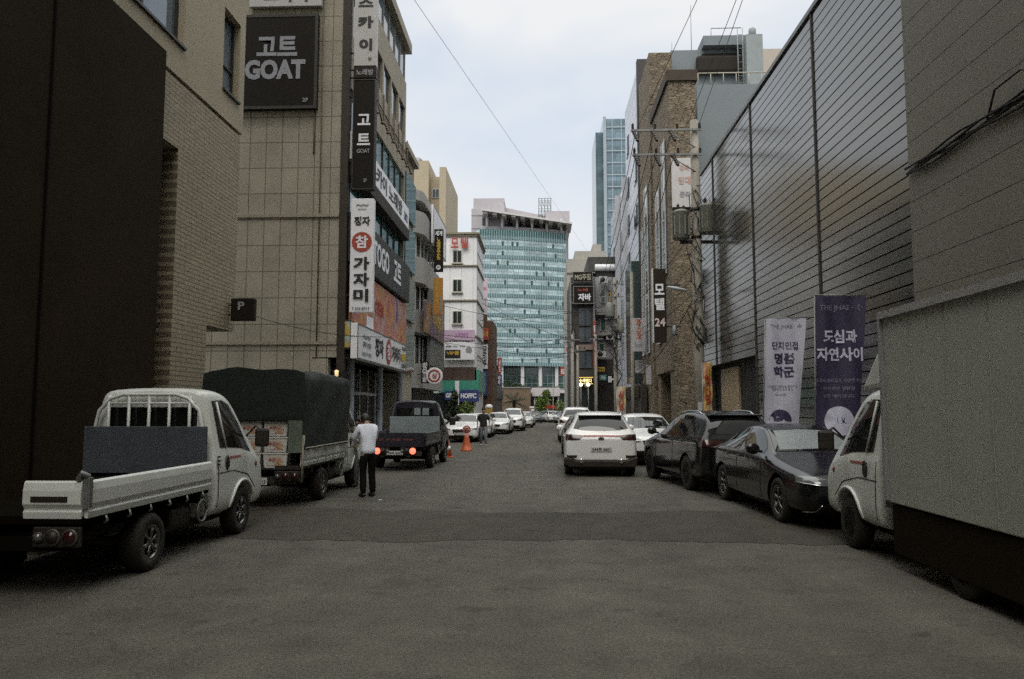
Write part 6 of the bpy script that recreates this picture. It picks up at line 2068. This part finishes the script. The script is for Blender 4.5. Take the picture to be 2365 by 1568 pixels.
MB().box(-.86, -.83, y0 - .4, -.35, .17, .68).build('shade_panel', M('dark brown shade panel', (.016, .012, .007), .95, spec=.05), t4, local=True, bevel=.01)  # dark panel added under the box as painted shade over the wheel

# cars on the right
car('white SUV seen from behind in the middle of the street', 'SUV', SUV, white_paint, (1.50, 22.0, 0), R(-1.0), text_r='244무 6601', roofrails=True, badge='KIA', spoiler=True, strip=True, exhaust=True)
car('black SUV parked at a slight angle behind the black sedan', 'SUV', scaled(SUV, 1.02, 1.05), black_paint, (3.72, 18.25, 0), R(8), text_r='132마 5508', roofrails=True, spoiler=True)
car('black sedan with a silver sunshade facing the camera beside the box truck', 'sedan', scaled(SEDAN, 1.0, 1.0), black_paint, (4.36, 13.62, 0), R(180 + 3.5), text_f='31두 7702', shade=True, chrome_front=True)
car('dark hatchback mostly hidden left of the white SUV', 'car', scaled(SUV, .93, .86), M('dark grey car paint', (.025, .026, .027), .25, var=.05, coat=.8), (1.62, 29.0, 0), R(0))
car('white boxy SUV half hidden behind the dark hatchback', 'SUV', scaled(SUV, 1.10, 1.05), white_paint, (1.72, 41.5, 0), R(0), roofrails=True)
car('white car facing the camera between the two SUVs', 'car', scaled(SUV, .95, .95), white_paint, (3.30, 25.6, 0), R(180 + 2), text_f='25나 8810')
# left row facing the camera
car('white sedan facing the camera behind the orange warning stand', 'sedan', SEDAN, white_paint, (-4.1, 41.9, 0), R(180 - 3), text_f='58가 2190')
car('white sedan behind the nearest white sedan on the left', 'sedan', SEDAN, white_paint, (-3.95, 48.0, 0), R(180))
car('white sedan behind the man in dark clothes', 'sedan', scaled(SEDAN, 1.02, 1), white_paint, (-3.1, 54.6, 0), R(180 - 2), text_f='20라 3317')
car('white rounded van behind the second sedan', 'van', scaled(SUV, 1.08, 1.0), white_paint, (-2.35, 61.6, 0), R(180 - 2), text_f='77조 1204')
sd = car('dark car far ahead on the left behind the white van', 'car', SEDAN, grey_paint, (-3.6, 68.5, 0), R(180), detail=False)
far_spec = [('white car far ahead left of the road, nearest of the far row', -1.8, 73, 180, white_paint), ('silver car far ahead left of the road beyond the white one', -1.7, 82, 180, silver_paint), ('dark car far ahead next to the person in orange', -1.0, 96, 180, grey_paint),
            ('silver car parked across the far road end, left', .3, 104, 160, silver_paint), ('white car parked across the far road end, middle', 1.3, 100, 190, white_paint), ('pale car parked across the far road end, right', 2.3, 96, 175, silver_paint), ('dark car crossing at the far road end', -.5, 114, 90, grey_paint)]
for lab, x, y, rz, m_ in far_spec:
    c = copy_tree(sd, None, (x, y, 0), R(rz), lab)
    c['group'] = 'small cars far ahead'
    for ch in children(c):
        if ch.name.split('.')[0] in ('body', 'mirror', 'door_handle'):
            if ch.data.users > 1: ch.data = ch.data.copy()
            ch.data.materials[0] = m_
sd['group'] = 'small cars far ahead'

# ---------------------------------------------------------------- people
shirt_w = M('pale blue white shirt', (.78, .82, .92), .8, var=.08, scale=6, bump=.15)
trs_b = M('black trousers', (.008, .0075, .0075), .9, var=.2, spec=.1)
shoe_b = M('black shoes', (.012, .011, .011), .5)
person('person in a pale shirt and black trousers standing with head bowed beside the green truck', (-3.40, 15.2, 0), R(38), shirt_w, trs_b, shoe_b,
       arms=[((-.25, .16, 1.16), (-.10, .34, 1.10)), ((.25, .17, 1.16), (.11, .35, 1.12))], legs=[((-.10, .03, .49), (-.105, -.02, .08)), ((.10, .04, .49), (.115, .0, .08))], head=(0, .10, -.085), bend=.07, h=1.64)
person('person in a beige jacket half hidden between the green truck and the pale shirt', (-3.99, 17.1, 0), R(160), M('beige jacket', (.26, .23, .17), .8, var=.15), M('grey trousers', (.10, .10, .10), .8), shoe_b,
       arms=[((-.25, .05, 1.12), (-.22, .22, .98)), ((.25, .05, 1.12), (.22, .22, .98))], legs=[((-.10, .03, .49), (-.105, -.02, .08)), ((.10, .04, .49), (.115, .0, .08))], head=(0, .05, -.05), h=1.54)
bag = tag(MB().prism([(-.12, 0), (-.15, .22), (-.08, .34), (.08, .34), (.15, .22), (.12, 0)], 'y', -.05, .05).build('carrier_bag', M('pale green bag', (.34, .40, .37), .6), None, bevel=.02, local=True), 'pale green carrier bag held at the side of the beige jacket', 'bag')
bag.location = (-3.80, 16.60, .62); bag.rotation_euler = (0, 0, .3)
person('person in a black top and grey jeans walking beside the white sedan', (-2.72, 35.9, 0), R(185), M('black top', (.014, .013, .013), .8), M('grey blue jeans', (.15, .165, .18), .85, var=.2, scale=6), M('pale trainers', (.4, .4, .4), .6),
       arms=[((-.27, -.03, 1.12), (-.25, .10, .90)), ((.28, -.04, 1.12), (.27, .06, .89))], legs=[((-.10, .10, .50), (-.10, .04, .08)), ((.10, .0, .48), (.11, -.22, .10))], long_sleeve=False, h=1.72)
person('person in an orange vest far ahead on the road', (-1.63, 105, 0), R(180), M('orange vest', (.5, .13, .04), .7), trs_b, shoe_b,
       arms=[((-.27, -.03, 1.12), (-.25, .10, .90)), ((.28, -.04, 1.12), (.27, .06, .89))], legs=[((-.10, .06, .49), (-.10, .02, .08)), ((.10, .0, .48), (.11, -.1, .08))], long_sleeve=False, h=1.72)
# ---------------------------------------------------------------- camera, sky and sun
cam = bpy.data.cameras.new('camera')
cam.sensor_width = 36
cam.sensor_fit = 'HORIZONTAL'
cam.lens = 36 * FOC / 2364
cam.clip_start = 0.05
cam.clip_end = 2000
co = bpy.data.objects.new('camera', cam)
COL.objects.link(co)
co.location = (0, 0, CAM_H)
co.rotation_euler = (PI / 2 + PITCH, 0, YAW)
S.camera = co

SUN_EL, SUN_ROT = R(52), R(188)
w = bpy.data.worlds.new('World')
S.world = w
w.use_nodes = True
nt = w.node_tree
N, L = nt.nodes, nt.links
bgn = N['Background']
sky = N.new('ShaderNodeTexSky')
sky.sky_type = 'NISHITA'
sky.sun_disc = False
sky.sun_elevation = SUN_EL
sky.sun_rotation = SUN_ROT
sky.air_density = 1.2
sky.dust_density = 2.0
tc = N.new('ShaderNodeTexCoord')
mp = N.new('ShaderNodeMapping')
mp.inputs['Scale'].default_value = (1.6, 1.6, 3.2)
mp.inputs['Location'].default_value = (3.1, .4, 1.3)
L.new(tc.outputs['Generated'], mp.inputs[0])
n1 = N.new('ShaderNodeTexNoise')
n1.inputs['Scale'].default_value = 1.1
n1.inputs['Detail'].default_value = 5
n1.inputs['Roughness'].default_value = .5
n1.inputs['Distortion'].default_value = .4
L.new(mp.outputs[0], n1.inputs['Vector'])
mr = N.new('ShaderNodeMapRange')
mr.inputs['From Min'].default_value = .30
mr.inputs['From Max'].default_value = .62
mr.inputs['To Min'].default_value = .86
mr.inputs['To Max'].default_value = .97
L.new(n1.outputs['Fac'], mr.inputs['Value'])
mx = N.new('ShaderNodeMix')
mx.data_type = 'RGBA'
L.new(mr.outputs[0], mx.inputs[0])
n2 = N.new('ShaderNodeTexNoise')
n2.inputs['Scale'].default_value = 2.3
n2.inputs['Detail'].default_value = 6
n2.inputs['Roughness'].default_value = .45
n2.inputs['Distortion'].default_value = .5
L.new(mp.outputs[0], n2.inputs['Vector'])
cr = N.new('ShaderNodeValToRGB')
cr.color_ramp.elements[0].position = .36
cr.color_ramp.elements[1].position = .62
cr.color_ramp.elements[0].color = (CLOUD[0] * .92 / 10, CLOUD[1] * .955 / 10, CLOUD[2] * .985 / 10, 1)
cr.color_ramp.elements[1].color = (CLOUD[0] * 1.16 / 10, CLOUD[1] * 1.10 / 10, CLOUD[2] * 1.02 / 10, 1)
L.new(n2.outputs['Fac'], cr.inputs[0])
cs = N.new('ShaderNodeVectorMath')
cs.operation = 'SCALE'
cs.inputs['Scale'].default_value = 10
L.new(cr.outputs[0], cs.inputs[0])
L.new(sky.outputs[0], mx.inputs[6])
L.new(cs.outputs[0], mx.inputs[7])
# an overcast sky is brightest overhead
sx = N.new('ShaderNodeSeparateXYZ')
L.new(tc.outputs['Generated'], sx.inputs[0])
zr = N.new('ShaderNodeMapRange')
zr.interpolation_type = 'SMOOTHSTEP'
zr.inputs['From Min'].default_value = .45
zr.inputs['From Max'].default_value = .95
zr.inputs['To Min'].default_value = 0
zr.inputs['To Max'].default_value = 1
L.new(sx.outputs[2], zr.inputs['Value'])
zc = N.new('ShaderNodeMix')
zc.data_type = 'RGBA'
L.new(zr.outputs[0], zc.inputs[0])
zc.inputs[6].default_value = (1, 1, 1, 1)
zc.inputs[7].default_value = (*ZEN, 1)
vm = N.new('ShaderNodeVectorMath')
vm.operation = 'MULTIPLY'
L.new(mx.outputs[2], vm.inputs[0])
L.new(zc.outputs[2], vm.inputs[1])
L.new(vm.outputs[0], bgn.inputs['Color'])
bgn.inputs['Strength'].default_value = SKY_STR

sl = bpy.data.lights.new('sun', 'SUN')
sl.energy = SUN
sl.angle = R(45)
sl.color = (1, .95, .88)
so = bpy.data.objects.new('sun', sl)
COL.objects.link(so)
# sky sun_rotation is measured clockwise from +Y
d = Vector((math.sin(SUN_ROT) * math.cos(SUN_EL), math.cos(SUN_ROT) * math.cos(SUN_EL), math.sin(SUN_EL)))
so.rotation_euler = d.to_track_quat('Z', 'Y').to_euler()
so.location = (0, 0, 60)

S.view_settings.view_transform = 'Standard'
S.view_settings.look = 'None'
S.view_settings.exposure = EXPO
S.view_settings.gamma = 1
S.view_settings.use_curve_mapping = False
S.cycles.use_denoising = DENOISE
S.cycles.use_adaptive_sampling = True
S.cycles.adaptive_threshold = 0.03
S.cycles.adaptive_min_samples = 40
S.cycles.max_bounces = 6
S.cycles.diffuse_bounces = 3
S.cycles.glossy_bounces = 3
S.cycles.sample_clamp_indirect = 4
